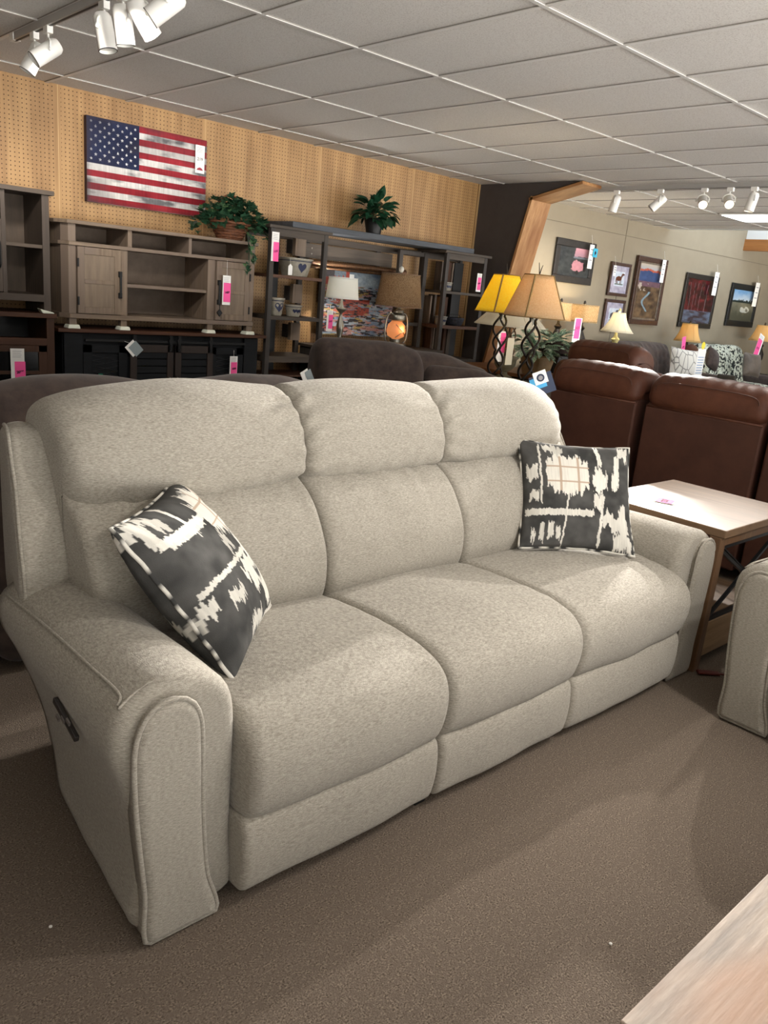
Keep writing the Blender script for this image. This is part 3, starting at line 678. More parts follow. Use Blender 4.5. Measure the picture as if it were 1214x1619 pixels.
# loose boards leaning inside the right pier
bl=[(6.40,.025,.62),(6.44,.012,.6),(6.475,.02,.62),(6.505,.01,.55),(6.54,.02,.62),(6.60,.04,.63),(6.66,.05,.64)]
for k,(x_,w_,h_) in enumerate(bl):
    o=MB().box(x_,x_+w_,6.25,6.37,.776,.776+.30+.02*(k%3)).build('board_sample',[Wrz,Wg,Wh,ced,Wh,Wrz,Wh][k],loc=(x_,6.3,.776),bevel=.001); tag(o,'thin upright board sample on the lowest open shelf of the right pier','board','boards on the lowest shelf of the right pier')
for k,(x_,w_) in enumerate(((6.36,.02),(6.42,.03),(6.50,.015),(6.53,.02),(6.58,.05))):
    o=MB().box(x_,x_+w_,6.27,6.37,1.127,1.127+.29+.015*(k%2)).build('board_sample',[Wg,Wh,ced,Wh,Wrz][k],loc=(x_,6.3,1.127),bevel=.001); tag(o,'thin upright board sample on the middle shelf of the right pier','board','boards on the middle shelf of the right pier')
for k,(x_,w_) in enumerate(((6.48,.06),(6.56,.07),(6.65,.02))):
    o=MB().box(x_,x_+w_,6.27,6.37,1.481,1.481+.30).build('board_sample',[Wh,Wrz,Wg][k],loc=(x_,6.3,1.481),bevel=.001); tag(o,'thin upright board sample on the top shelf of the right pier','board','boards on the top shelf of the right pier')
o=MB().box(6.715,6.855,6.30,6.38,.78,1.79).build('backing_panel',M_dark,loc=(6.76,6.34,.8)); tag(o,'dark backing panel standing in the right half of the right pier','panel')
# crockery
stone=mat('stoneware','a09a8c','8b8578',sc=(40,40,40),rough=.35); blue=mat('cobalt_glaze','1c2446',rough=.3)
def bowl(name,label,cx,cz,r,h,kind,y=6.12,sq=None,flare=1.25):
    t=thing(name,label,'bowl' if kind!='planter' else 'planter',(cx,y,cz),group=None)
    b=MB().lathe([(r*.72,0),(r*.76,h*.06),(r*.9,h*.55),(r*.98,h*.9),(r*1.06,h*.92),(r*1.06,h),(r*.93,h),(r*.86,h*.5),(r*.6,h*.1)],seg=28,sq=sq)
    b.build('body',stone,t,smooth='auto')
    q=MB()
    for s in ((-.35,0,.35) if kind=='small' else (0,)):
        hs=.2*h if kind=='small' else .3*h
        ang=-PI/2+s*1.2
        pts=[]
        for a in np.linspace(0,2*PI,18,endpoint=False):
            X=hs*math.sin(a)**3; Z=hs*(13*math.cos(a)-5*math.cos(2*a)-2*math.cos(3*a)-math.cos(4*a))/16
            z=h*.5+Z; rr=r*(.765+.23*(z/h))*1.03
            aa=ang+X/rr
            if sq: pts.append((X+s*r,-rr*1.0,z))
            else: pts.append((rr*math.cos(aa),rr*math.sin(aa),z))
        q.add(pts,[tuple(range(18))])
    q.build('heart_motif',blue,t)
    MB().lathe([(r*.985,h*.82),(r*1.0,h*.86)],seg=28,sq=sq,capped=False).build('stripe',blue,t)
    return t
bowl('stoneware_planter','grey stoneware planter with a blue heart on the top shelf of the left pier',4.43,1.481,.125,.155,'planter',sq=6)
bowl('stoneware_crock','round stoneware crock with blue heart on the left pier middle shelf',4.235,1.127,.085,.155,'crock')
bowl('stoneware_bowl','small footed stoneware bowl beside the crock on the left pier',4.44,1.127,.078,.10,'small')
bowl('stoneware_cup','small stoneware cup with blue motif on the top shelf of the right pier',6.42,1.481,.065,.09,'small')
bowl('stoneware_cup','small stoneware cup with blue motif on the middle shelf of the right pier',6.39,1.127,.07,.09,'small')
t=thing('wire_basket','low dark patterned basket beside the cup in the right pier','basket',(6.57,6.1,1.127))
MB().lathe([(.08,0),(.1,.02),(.115,.07),(.12,.085),(.108,.085),(.1,.03)],seg=24).build('body',mat('dark_basket','2b2e3c','15161c',sc=(60,60,60),rough=.7,contrast=.05),t,smooth=True); MB().tube([(-.11,0,.08),(-.09,0,.11),(0,0,.12),(.09,0,.11),(.11,0,.08)],.004).build('handle',M_black,t)
t=thing('craft_tag','small white pointed gift tag hanging on the heart planter','tag',(4.29,5.99,1.53)); MB().prism([(-.022,-.045),(.022,-.045),(.022,.03),(0,.05),(-.022,.03)],'y',0,.002).build('card',M_paper,t); MB().tube([(0,0,.045),(0,.01,.1)],.001,seg=4).build('string',M_white,t)
price_tag('white tag with pink sticker on the left post of the left pier',435,390,.075,.24,None,val=5.985,pink=(.25,1.0,0,.66),group=None)
price_tag('white tag with pink sticker on the right pier near its top shelf',757,447,.075,.19,None,val=5.985,pink=(.2,.92,.1,.78))
# ------------------------------------------------------------------ plants
leafm=mat('ivy_green','2c5138','183322',sc=(30,30,30),rough=.45,spec=.4); leafl=mat('ivy_light','5a7a4e','33553a',sc=(30,30,30),rough=.45)
leafd=mat('philodendron_green','1d4a30','0e2a1c',sc=(30,30,30),rough=.35,spec=.5); leafv=mat('variegated_leaf','3c7355','cfe0c8',sc=(80,80,80),rough=.35,contrast=.06)
IVY=[(0,0),(.30,-.08),(.55,.12),(.38,.30),(.50,.62),(.22,.55),(0,1.0),(-.22,.55),(-.50,.62),(-.38,.30),(-.55,.12),(-.30,-.08)]
LANCE=[(0,0),(.14,.15),(.22,.4),(.18,.65),(.08,.88),(0,1.0),(-.08,.88),(-.18,.65),(-.22,.4),(-.14,.15)]
HEART=[(0,.05),(.2,-.06),(.36,.08),(.38,.32),(.26,.62),(0,1.0),(-.26,.62),(-.38,.32),(-.36,.08),(-.2,-.06)]
def leaf(mb,p,d,s,shape,R=None,curl=.25):
    d=Vector(d).normalized(); sd=d.cross(Vector((random.uniform(-.5,.5),random.uniform(-.5,.5),1)))
    if sd.length<.05: sd=Vector((1,0,0))
    sd.normalize(); n=sd.cross(d); p=Vector(p)
    V=[p+(sd*x+d*y)*s+n*s*(abs(x)*.35-curl*y*y) for x,y in shape]; m=p+d*.45*s-n*s*curl*.2
    k=len(V); V.append(m)
    mb.add(V,[(i,(i+1)%k,k) for i in range(k)])
t=thing('ivy_basket','wicker basket of trailing green ivy on top of the greige console','potted plant',(3.78,6.18,1.718))
q=MB()
for k in range(7): q.tube([((.10+.012*k)*math.cos(a),(.085+.01*k)*math.sin(a),.012+k*.021+.004*math.sin(8*a+k*PI)) for a in np.linspace(0,2*PI,40,endpoint=False)],.012,seg=6,closed=True)
q.lathe([(.09,0),(.15,.14)],seg=20); q.build('basket',mat('wicker','7a4a2c','4c2a18',sc=(50,50,50),rough=.7),t,smooth=True)
MB().tube(smooth_open([(-.15,0,.14),(-.13,0,.27),(0,0,.36),(.13,0,.27),(.15,0,.14)],8),.010).build('handle',MATS['wicker'],t,smooth=True)
q=MB(); q2=MB()
for k in range(330):
    a=random.uniform(0,2*PI); r=random.uniform(.02,1)**.6; x=.36*r*math.cos(a)*(1+.1*random.random()); y=.15*r*math.sin(a)-.03; z=.10+.19*(1-r*r)+random.uniform(-.06,.06)
    if abs(x)>.2: z-=.25*(abs(x)-.2)
    if y< -.02 and abs(x)<.13 and z<.16 and random.random()<.75: continue
    z=max(z,.03)
    leaf(q2 if random.random()<.16 else q,(x,y,z),(x*2+random.uniform(-.6,.6),-.5+random.uniform(-.7,.3),random.uniform(-.5,.7)),random.uniform(.05,.085),IVY)
for k in range(26):
    z=.06-.012*k; leaf(q2 if k%4==0 else q,(.03+random.uniform(-.035,.035)+.02*math.sin(k*.5),-.25-.004*k if k<12 else -.27,z),(random.uniform(-1,1),-.5,-.6),random.uniform(.04,.06)*(1-.01*k),IVY)
q.build('foliage',leafm,t); q2.build('foliage',leafl,t)
MB().tube(smooth_open([(0,-.1,.14),(.02,-.23,.07),(.03,-.262,-.1),(.04,-.262,-.22)],6),.003).build('vine',leafm,t)
t=thing('potted_plant','dark green leafy plant in a black pot on top of the wall unit bridge','potted plant',(5.40,6.2,1.938))
MB().lathe([(.07,0),(.085,.08),(.1,.14),(.105,.145),(.09,.145)],seg=24).build('pot',M_dark,t,smooth='auto')
q=MB()
for k in range(95):
    a=random.uniform(0,2*PI); e=random.uniform(-.25,1.1); L_=random.uniform(.04,.2)
    d=Vector((math.cos(a)*math.cos(e)*1.15,math.sin(a)*math.cos(e)*.8,math.sin(e)))
    leaf(q,Vector((0,0,.16))+d*L_,d+Vector((0,0,-.35)),random.uniform(.09,.13),HEART)
for k in range(8): leaf(q,(-.04+.01*k,-.05,.28+.012*k),(-.2+.02*k,-.2,1),.10,HEART)
q.build('foliage',leafd,t)
# ------------------------------------------------------------------ flag picture
t=thing('flag_canvas','distressed stars and stripes flag canvas hanging on the pegboard wall','wall art',(3.165,6.44,2.18),world=True)
x0,x1,z1,z0=2.657,3.675,2.492,1.884
mb=MB(); 
def flagfn(U,V):
    g=nz2(U,V,6,6,2,4); sc=nz2(U,V,120,8,4,2); mot=nz2(U,V,40,40,6,3)
    red=mixc(L3('7e1a24'),L3('a8303a'),g*1.5-.25); wh=mixc(L3('d6d4d0'),L3('6c6c6e'),np.clip((nz2(U,V,7,12,9,4)-.5)*3.2+.22,0,1))
    st=(np.floor(V*13).astype(int)%2==0)
    c=np.where(st[...,None],red,wh)
    cant=(U<.415)&(V<7/13)
    nv=mixc(L3('171d38'),L3('232b4a'),g*1.6-.3); c=np.where(cant[...,None],nv,c)
    # stars
    du=.415/12; dv=(7/13)/10; asp=(x1-x0)/(z1-z0)
    for r in range(9):
        for k in range(6 if r%2==0 else 5):
            cu=du*(1+2*k+(r%2)); cv=dv*(r+1); dx=(U-cu)*asp; dy=(V-cv)
            ang=np.arctan2(dx,-dy); rr=np.hypot(dx,dy); R=.0215
            k5=np.mod(ang,2*PI/5)-PI/5; 
            lim=R*math.cos(2*PI/5)/np.maximum(np.cos(PI/5-np.abs(np.abs(k5)-0)),1e-3)
            a2=PI/5-np.abs(k5)             # 0 at tip
            lim=R*.382*math.sin(PI-PI/5-0)/(np.maximum(np.sin(PI-(PI-math.atan2(.382*math.sin(PI/5),1-.382*math.cos(PI/5)))+0*a2)*0+1e-9,1))if 0 else None
            q_=math.atan2(.382*math.sin(PI/5),1-.382*math.cos(PI/5))
            lim=R*math.sin(q_)/np.sin(PI-q_-a2)
            br=.25+.75*np.clip(.25+1.2*cu/.415*.7+.6*(cv/(7/13))-.35,0,1)
            c=np.where((rr<lim)[...,None],mixc(c,L3('e2e2e2')[None,None,:]*np.ones_like(c),np.full_like(U,br)),c)
    c=c*(.75+.35*sc)[...,None]
    edge=np.minimum(np.minimum(U*3,(1-U)*3*1.5),np.minimum(V,1-V)*2.2)
    wear=np.clip(1-edge*9,0,1)*.55+np.clip((nz2(U,V,3,3,11,3)-.62)*3,0,.4)
    wear2=np.clip((.30-U)*1.6,0,.45)*np.clip((nz2(U,V,5,5,12,2)),0,1)
    return mixc(c,L3('3a3236')[None,None,:]*np.ones_like(c),np.clip(wear*.7+wear2,0,1))
rs=[grid_paint(mb,1,1,330,200,flagfn,lambda U,V:np.stack([x0+U*(x1-x0),np.full_like(U,6.412),z1-V*(z1-z0)],-1))]
mb.box(x0,x1,6.413,6.459,z0,z1)
o=mb.build('canvas',vcol_mat('flag_print',rough=.7,spec=.2),t); set_cols(o,rs,(.05,.03,.03))
tg=price_tag('white price tag on the upper right of the flag canvas',316,252,.085,.215,None,val=6.40,pink=(.3,.31,.05,.051))
for ch in list(tg.children):
    if ch.name.startswith('price_sticker'):
        for c2 in list(ch.children): D.objects.remove(c2)
        D.objects.remove(ch)
textmesh('handwritten_price','219',.035,Matrix.Translation((0,-.002,.0))@Matrix.Rotation(PI/2,4,'X'),M_ink,tg)
MB().prism([(-.03,-.085),(.03,-.085),(.02,-.07),(.0,-.062),(-.02,-.07)],'y',-.002,-.0012).build('logo',mat('logo_red','a03a4a',rough=.8),tg)
# abstract painting behind the lamps, with bronze tube moulding over it
def rectpic(name,label,x0,x1,z0,z1,yw,fn,fr,frm,nx=90,ny=90,inner=None,cat='framed picture',glass=False,depth=.03,gloss=.3):
    t=thing(name,label,cat,((x0+x1)/2,yw,(z0+z1)/2),world=True)
    mb=MB(); a,b,c_,d_=x0+fr,x1-fr,z0+fr,z1-fr
    rs=[grid_paint(mb,1,1,nx,ny,fn,lambda U,V:np.stack([a+U*(b-a),np.full_like(U,yw-depth*.55),d_-V*(d_-c_)],-1))]
    o=mb.build('print' if fr else 'canvas',vcol_mat('pic_'+label[:18],rough=gloss,spec=.4,coat=.6 if glass else 0),t); set_cols(o,rs)
    if fr:
        f=MB(); f.box(x0,x1,yw-depth,yw,z0,c_).box(x0,x1,yw-depth,yw,d_,z1).box(x0,a,yw-depth,yw,c_,d_).box(b,x1,yw-depth,yw,c_,d_)
        f.build('frame',frm,t,bevel=.008)
        MB().box(a,b,yw-depth*.5,yw,c_,d_).build('backing',M_dark,t)
        if inner is not None:
            w=.025; f=MB(); f.box(a,b,yw-depth*.8,yw-depth*.5,c_,c_+w).box(a,b,yw-depth*.8,yw-depth*.5,d_-w,d_).box(a,a+w,yw-depth*.8,yw-depth*.5,c_,d_).box(b-w,b,yw-depth*.8,yw-depth*.5,c_,d_)
            f.build('inner_moulding',inner,t,bevel=.003)
    else: MB().box(x0,x1,yw-depth*.5,yw,z0,z1).build('stretcher',M_dark,t)
    return t
def absfn(U,V):
    n=nz2(U,V,9,36,21,3); m=nz2(U,V,3.5,20,23,3); f=nz2(U,V,18,60,27,2)
    sky=mixc(L3('5f7896'),L3('a9b6bd'),nz2(U,V,7,9,25,3)*2-.6)
    red=L3('9c4638'); pink=L3('a9807c'); tan=L3('a08a55'); dk=L3('2a2c34')
    c=sky
    c=np.where((m>.56)[...,None]&(V>.28)[...,None]&(V<.95)[...,None]&(U<.62)[...,None],red,c)
    c=np.where(((n>.60))[...,None]&(V>.25)[...,None],pink,c)
    c=np.where(((nz2(U,V,9,30,31,2)>.66))[...,None]&(V>.25)[...,None],tan,c)
    c=np.where(((f>.60)&(V>.25))[...,None],dk,c)
    c=np.where((((U>.15)&(U<.34)&(V>.03)&(V<.27)&(nz2(U,V,20,8,35,2)>.36)))[...,None],L3('bb4a38'),c)
    c=np.where((((U<.22)&(V>.14)&(V<.25)&(nz2(U,V,20,8,36,2)>.4)))[...,None],L3('a34434'),c)
    c=np.where(((U<.16)&(V<.14))[...,None],L3('4a4448'),c)
    return c*(.7+.5*nz2(U,V,60,60,41,2))[...,None]
rectpic('abstract_painting','red, blue and tan abstract canvas behind the lantern lamp','%.2f'and 4.93,5.98,.955,1.60,6.40,absfn,0,None,150,110,cat='painting',depth=.05,gloss=.5)
t=thing('rug_roll','bronze foil-wrapped roll lying across the wall unit above the painting','roll',(5.3,6.33,1.66),world=True)
bz=mat('bronze_foil','7a5638','3a2618',sc=(60,60,60),rough=.4,metal=.5,bump=.5)
MB().tube([(4.72,6.335,1.625),(6.0,6.335,1.625)],.03,seg=14).build('roll',bz,t,smooth='auto'); MB().tube([(4.72,6.30,1.583),(6.0,6.30,1.583)],.012,seg=8).build('edge_bead',bz,t,smooth='auto')
# ------------------------------------------------------------------ lamps
def point(p,e,col=(1,.78,.5),r=.04,parent=None):
    l=D.lights.new('bulb',"POINT"); l.energy=e; l.color=col; l.shadow_soft_size=r; o=D.objects.new('bulb_light',l); C.objects.link(o); o.location=p
    return o
SH_white=shade_mat('white_linen','eff0ec',.5); SH_bur=shade_mat('burlap','b59a78',.4,'8a7055'); SH_amb=shade_mat('amber_parchment','efd6ae',.5,'e6c79a'); SH_ivory=shade_mat('ivory_pleat','fbf6e6',.5); SH_gold=shade_mat('gold_silk','dfc590',.5); SH_linen=shade_mat('tan_linen','e0cda8',.5,'c0a880'); SH_yel=shade_mat('yellow_parchment','fff06c',.6,'ffe650')
def shade(t,r0,r1,z0,z1,m,trim=None,seg=36,sq=None,ribs=0,ribm=None,bell=0):
    pr=[]
    for k in range(9):
        u=k/8; r=r0+(r1-r0)*u - bell*math.sin(PI*u)
        pr.append((r,z0+(z1-z0)*u))
    sh=MB().lathe(pr,seg=seg,capped=False,sq=sq).build('lamp_shade',m,t,smooth=True)
    sm=sh.modifiers.new('solid','SOLIDIFY'); sm.thickness=.0015
    q=MB()
    for r,z in ((pr[0]),(pr[-1])):
        pts=[]
        for k in range(seg):
            a=2*PI*k/seg; x,y=math.cos(a),math.sin(a)
            if sq: qq=1/((abs(x)**sq+abs(y)**sq)**(1/sq)); x*=qq; y*=qq
            pts.append((r*1.003*x,r*1.003*y,z))
        q.tube(pts,.004,closed=True,seg=6)
    q.build('shade_trim',trim or m,sh,smooth=True)
    if ribs:
        for k in range(ribs):
            a=2*PI*(k+.25)/ribs; q=MB()
            q.tube([(r*1.005*math.cos(a),r*1.005*math.sin(a),z) for r,z in pr],.0025 if ribm is None else .007,seg=5)
            q.build('shade_rib',ribm or trim or m,sh)
    MB().lathe([(.012,0),(.028,.03),(.03,.05),(.018,.085),(.004,.095)],(0,0,(z0+z1)/2-.06),seg=14).build('bulb',emis('bulb_glow','ffdca0',2),t,smooth=True)
    MB().tube([(0,0,z0-.06),(0,0,z1+.005)],.004,seg=6).tube([(-r1,0,z1-.006),(r1,0,z1-.006)],.002,seg=5).tube([(0,-r1,z1-.006),(0,r1,z1-.006)],.002,seg=5).build('harp',M_nick,t)
    return sh
# white drum lamp on the wall-unit console
lb=at(540,480,Y=6.12)
t=thing('table_lamp','brushed metal table lamp with a white drum shade before the painting','table lamp',(lb.x,6.12,.87))
shade(t,.158,.138,1.32-.87,1.51-.87,SH_white,MATS['tag_paper'])
MB().lathe([(.065,0),(.065,.012),(.03,.03),(.018,.08),(.035,.15),(.036,.2),(.016,.28),(.014,.31),(.05,.345),(.055,.36),(.02,.37),(.012,.42),(.012,.45)],seg=24).build('base',M_nick,t,smooth=True)
point((lb.x,6.12,1.42),45,(1,.95,.88),.03)
o=MB().box(-.028,.028,-.002,.0,-.02,.02).build('shade_label',M_paper,t); o.location=(-.02,-.145,.655)
price_tag('white tag with pink sticker hanging from the white drum lamp',521,507,.07,.19,None,val=5.98,pink=(.3,1.0,.12,.78),strings=.05)
# lantern lamp
lb=at(629,490,Y=6.08)
t=thing('lantern_lamp','barn lantern table lamp with a burlap shade, glowing copper globe','table lamp',(lb.x,6.08,.87))
shade(t,.235,.195,1.285-.87,1.60-.87,SH_bur,mat('burlap_trim','8a705c',rough=.9))
MB().lathe([(.012,0),(.02,.01),(.026,.03),(.02,.05),(.005,.06)],(0,0,.745),seg=16).build('finial',mat('crystal','cfcfc6',rough=.1),t,smooth=True)
MB().lathe([(.11,0),(.115,.02),(.11,.05),(.05,.06),(.05,.09)],seg=28).build('base',M_nick,t,smooth='auto')
MB().lathe([(.03,.09),(.085,.12),(.1,.17),(.088,.23),(.05,.27)],seg=28).build('globe',emis('copper_glass','c47a4a',.6),t,smooth=True)
MB().lathe([(.055,.27),(.085,.28),(.09,.3),(.085,.33),(.05,.34),(.065,.355),(.06,.38),(.03,.39),(.02,.44)],seg=28).build('chimney_cap',M_nick,t,smooth='auto')
q=MB()
for s in (-1,1): q.tube(smooth_open([(s*.07,0,.04),(s*.14,0,.08),(s*.155,0,.2),(s*.14,0,.3),(s*.1,0,.345),(s*.06,0,.335)],6),.009)
q.build('side_tube',M_nick,t,smooth=True)
MB().tube([(-.08,-.08,.11),(0,-.105,.17),(.08,-.07,.24)],.004).tube([(-.08,-.08,.24),(0,-.105,.17),(.08,-.07,.11)],.004).build('wire_guard',M_nick,t)
point((lb.x,5.96,1.07),1.2,(1,.6,.3),.05)
point((lb.x,6.08,1.44),13,(1,.85,.65),.03)
# twisted iron lamps
def iron_lamp(label,px,py,Y,rz0,sm,e,lit):
    zt=.78; b=at(px,py,Y=Y); x=b.x
    t=thing('iron_lamp',label,'table lamp',(x,Y,zt),group=None)
    shade(t,.225,.105,1.345-zt,1.64-zt,sm,mat('lace_trim','8a6a3c',rough=.8),ribs=4,ribm=mat('rib_tan','8d7448',rough=.8))
    q=MB()
    for k in range(3):
        pts=[]
        for u in np.linspace(0,1,36):
            a=u*2.3*PI+k*2*PI/3+rz0; r=.05*abs(math.sin(u*PI*2.0+.3))**.7*(1.0)+.014
            if u<.12: r=.05-.3*u*.12/.12*.1+ (.12-u)*.5
            pts.append((r*math.cos(a),r*math.sin(a),.01+u*.56))
        q.tube(pts,.009,seg=7)
    q.lathe([(.075,0),(.07,.012),(.02,.02)],seg=20)
    q.build('twisted_stem',M_iron,t,smooth=True)
    q=MB().tube([(0,0,.86),(-.01,0,.9),(-.022,0,.945)],.004,r2=.002).tube([(0,0,.86),(.012,0,.9),(.026,0,.93)],.004,r2=.002).build('finial',M_iron,t)
    if lit: point((x,Y,1.50),e,(1,.84,.6),.03)
    return t
iron_lamp('twisted iron lamp with tan parchment shade, in front of the other',848,470,3.7,0,SH_amb,5,True)
iron_lamp('twisted iron lamp with bright yellow shade, partly behind the other',798,465,4.3,.7,SH_yel,18,True)
# dark side table carrying them
t=thing('dark_table','dark occasional table carrying the twisted iron lamps behind the sofa','table',(5.2,4.05,0),world=True)
bx('tabletop',M_dark,t,4.72,5.75,3.5,4.6,.74,.78,.004)
for a in (4.75,5.67):
    for b in (3.53,4.52): bx('leg',M_dark,t,a,a+.05,b,b+.05,0,.74)
# wood counter against the partition with the urn lamp, planter
t=thing('plank_table','rustic plank-topped sideboard against the charcoal partition','sideboard',(6.8,5.2,0),world=True)
Wo=wood('plank_orange','8a5c36','5e3c22','y',c3='74492a')
bx('tabletop',Wo,t,6.42,7.03,4.5,5.93,.715,.752,.004); bx('body',mat('sideboard_dark','241b16',rough=.6),t,6.47,7.0,4.55,5.9,0,.715,.004)
t=thing('urn_lamp','stone urn lamp with grapevine neck and a wide ivory pleated shade','table lamp',(6.0,4.85,.72))
shade(t,.33,.17,.50,.66,SH_ivory,ribs=12)
urn=mat('aged_stone','77715a','57523f',sc=(20,20,20),rough=.8)
MB().lathe([(.08,0),(.08,.03),(.035,.05),(.03,.075),(.07,.10),(.1,.14),(.105,.19),(.12,.205),(.12,.22),(.06,.22)],seg=26).build('urn',urn,t,smooth='auto')
q=MB()
for k in range(9): q.tube([(.06*math.sin(u*5+k)*(1-.3*u),.06*math.cos(u*4+k*1.7)*(1-.3*u),.2+u*.3) for u in np.linspace(0,1,16)],.007,seg=6)
q.build('grapevine',mat('vine_brown','7a5a3c','4a3422',sc=(40,40,40),rough=.8),t,smooth=True)
MB().tube([(0,0,.2),(0,0,.6)],.008).build('stem',M_nick,t)
o=MB().box(5.75,6.25,4.6,5.1,.68,.72).build('tabletop',mat('pale_table','9b8468','7d6850',sc=(3,30,30),rough=.6),None,loc=(6,4.85,.7))
o.name='accent_table'; tag(o,'pale topped accent table under the stone urn lamp','table')
q=MB(); q.box(5.98,6.02,4.83,4.87,0,.68).box(5.85,6.15,4.7,5.0,0,.02).build('pedestal',M_iron,o)
price_tag('white hang tag with pink sticker beside the urn lamp',792,548,.10,.26,None,val=4.5,pink=(.3,.98,.3,.95),strings=.08)
t=thing('paper_tag','plain cream paper tag hanging by the urn lamp','tag',at(806,553,Y=4.45)); MB().box(-.045,.045,-.001,.001,-.13,.1).build('card',mat('cream_paper','d8d0b8',rough=.8),t); MB().tube([(0,0,.1),(.01,0,.16)],.0012,seg=4).build('string',M_white,t)
# planter and basket
b=at(842,585,Z=.752)
t=thing('planter_box','tan tapered planter of variegated leaves on the plank sideboard','potted plant',(6.62,4.95,.752))
MB().lathe([(.10,0),(.105,.01),(.135,.17),(.14,.18),(.12,.18),(.1,.1)],seg=32,sq=7).build('planter',mat('tan_ceramic','a58a64','8c7452',sc=(10,10,10),rough=.6),t,smooth='auto')
q=MB()
for k in range(80):
    a=random.uniform(0,2*PI); e=random.uniform(-.1,1.2); L_=random.uniform(.05,.26)
    d=Vector((math.cos(a)*math.cos(e)*1.2,math.sin(a)*math.cos(e),math.sin(e)*.9))
    leaf(q,Vector((.02,0,.2))+d*L_,d+Vector((.2,-.2,-.4)),random.uniform(.12,.18),LANCE)
q.build('foliage',leafv,t)
t=thing('hanging_basket','dark woven basket of leaves and berries beyond the planter','basket',(7.35,5.25,.93))
MB().lathe([(.12,0),(.2,.02),(.24,.12),(.22,.13),(.18,.04)],seg=24).build('basket',mat('dark_wicker','3a2820','1e1410',sc=(60,60,60),rough=.8,bump=.6),t,smooth='auto')
q=MB()
for k in range(40):
    a=random.uniform(0,2*PI); e=random.uniform(-.2,.9); d=Vector((math.cos(a)*math.cos(e)*1.3,math.sin(a)*math.cos(e),math.sin(e)))
    leaf(q,Vector((-.1,0,.12))+d*random.uniform(.03,.16),d,random.uniform(.10,.15),LANCE)
q.build('foliage',leafv,t); q=MB()
for p in ((.06,-.2,.12),(.1,-.18,.15)): q.lathe([(.003,-.02),(.02,-.01),(.022,.005),(.004,.02)],p,seg=12)
q.build('berry',mat('berry_pink','d46a72',rough=.4),t,smooth=True)
t=thing('plant_stand','dark side stand carrying the woven basket by the opening','stand',(7.35,5.25,0)); MB().box(-.3,.3,-.25,.25,.89,.93).build('stand_top',M_dark,t,bevel=.005)
for a in (-.27,.23):
    for c_ in (-.22,.18): MB().box(a,a+.04,c_,c_+.04,0,.89).build('leg',M_dark,t)
# ------------------------------------------------------------------ wall pictures on the right
Wf=mat('frame_dark','2b2724','1c1917',sc=(20,20,20),rough=.35); Wf2=mat('frame_brown','4e3426','342018',sc=(20,20,20),rough=.35); Wf3=mat('frame_silver','8e8272','6b6154',sc=(20,20,20),rough=.35,metal=.4)
def lakefn(U,V):
    n=nz2(U,V,10,10,51,4); c=mixc(L3('1e2226'),L3('3c4040'),n*1.6-.3)
    sky=((U>.5-.1*V)&(V<.27+.05*n)); c=np.where(sky[...,None],mixc(L3('c58f9a'),L3('8d7482'),V*2.5),c)
    w=((U-.62)**2/.07+(V-.62)**2/.05<.7+.9*(n-.5)); c=np.where(w[...,None],mixc(L3('c08792'),L3('9c6f78'),n),c)
    c=np.where(((V>.30)&(V<.36)&(U>.45))[...,None],L3('68707a'),c)
    bd=(((U-.62)**2/.002+(V-.85)**2/.006<1)|((U-.85)**2/.002+(V-.72)**2/.006<1)); return np.where(bd[...,None],L3('14100f'),c)
rectpic('lake_picture','dark framed picture of a pink lake at dusk with geese','x'and 8.67,9.54,1.73,2.265,6.45,lakefn,.09,Wf,glass=False)
def horsefn(tone):
    def f(U,V):
        n=nz2(U,V,8,8,61+tone,3); c=mixc(L3('8f8aa0'),L3('b9b6c4'),n*1.6-.3)
        inn=(U>.2)&(U<.8)&(V>.2)&(V<.75); c=np.where(inn[...,None],mixc(L3('a8b8cc'),L3('dfe4ea'),n),c)
        br=L3('5c2f1c') if tone==0 else L3('4c4a52')
        body=((U-.47)**2/.028+(V-.46)**2/.008<1); neck=(np.abs((U-.62)+(V-.38)*.6)<.05)&(V>.27)&(V<.45); head=((U-.70)**2/.008+(V-.30)**2/.0015<1)
        legs=((np.abs(U-.34)<.018)|(np.abs(U-.40)<.015)|(np.abs(U-.56)<.016)|(np.abs(U-.61)<.018))&(V>.46)&(V<.66); tail=(np.abs(U-.305+(V-.45)*.1)<.016)&(V>.42)&(V<.6)
        c=np.where((body|neck|head|legs|tail)[...,None],br,c)
        return np.where(((U>.25)&(U<.75)&(V>.655)&(V<.70))[...,None],L3('5a6a5e'),c)
    return f
rectpic('horse_picture','small brown-framed print of a chestnut horse, upper of the pair','x'and 9.97,10.48,1.635,2.085,6.45,horsefn(0),.045,Wf2)
rectpic('horse_picture','small brown-framed print of a grey horse, below the chestnut horse print','x'and 9.97,10.48,1.14,1.59,6.45,horsefn(1),.045,Wf2)
def tallfn(U,V):
    n=nz2(U,V,8,14,71,4); c=mixc(L3('c9b89c'),L3('8fa0b4'),V*6)
    c=np.where((V>.09+.06*n)[...,None],L3('b5583c'),c); c=np.where((V>.115+.09*n)[...,None],mixc(L3('2a3a62'),L3('455a86'),n),c)
    c=np.where((V>.33)[...,None],mixc(L3('7a5a66'),L3('4a3a44'),n),c); c=np.where((V>.42)[...,None],mixc(L3('3a2c22'),L3('7a6248'),n*1.7-.4),c)
    c=np.where(((V>.36)&(V<.5)&(U<.5)&(n>.48))[...,None],L3('b0a498'),c)
    st=(np.abs(U-.45-.12*np.sin(V*16))<.035+.05*np.clip(.7-V,0,1))&(V>.5)&(V<.85); return np.where(st[...,None],L3('7c94a0'),c)
rectpic('landscape_picture','tall silver-lined framed canyon sunset, beside the horse prints','x'and 10.60,11.42,1.275,2.225,6.45,tallfn,.07,Wf2,inner=Wf3,depth=.05)
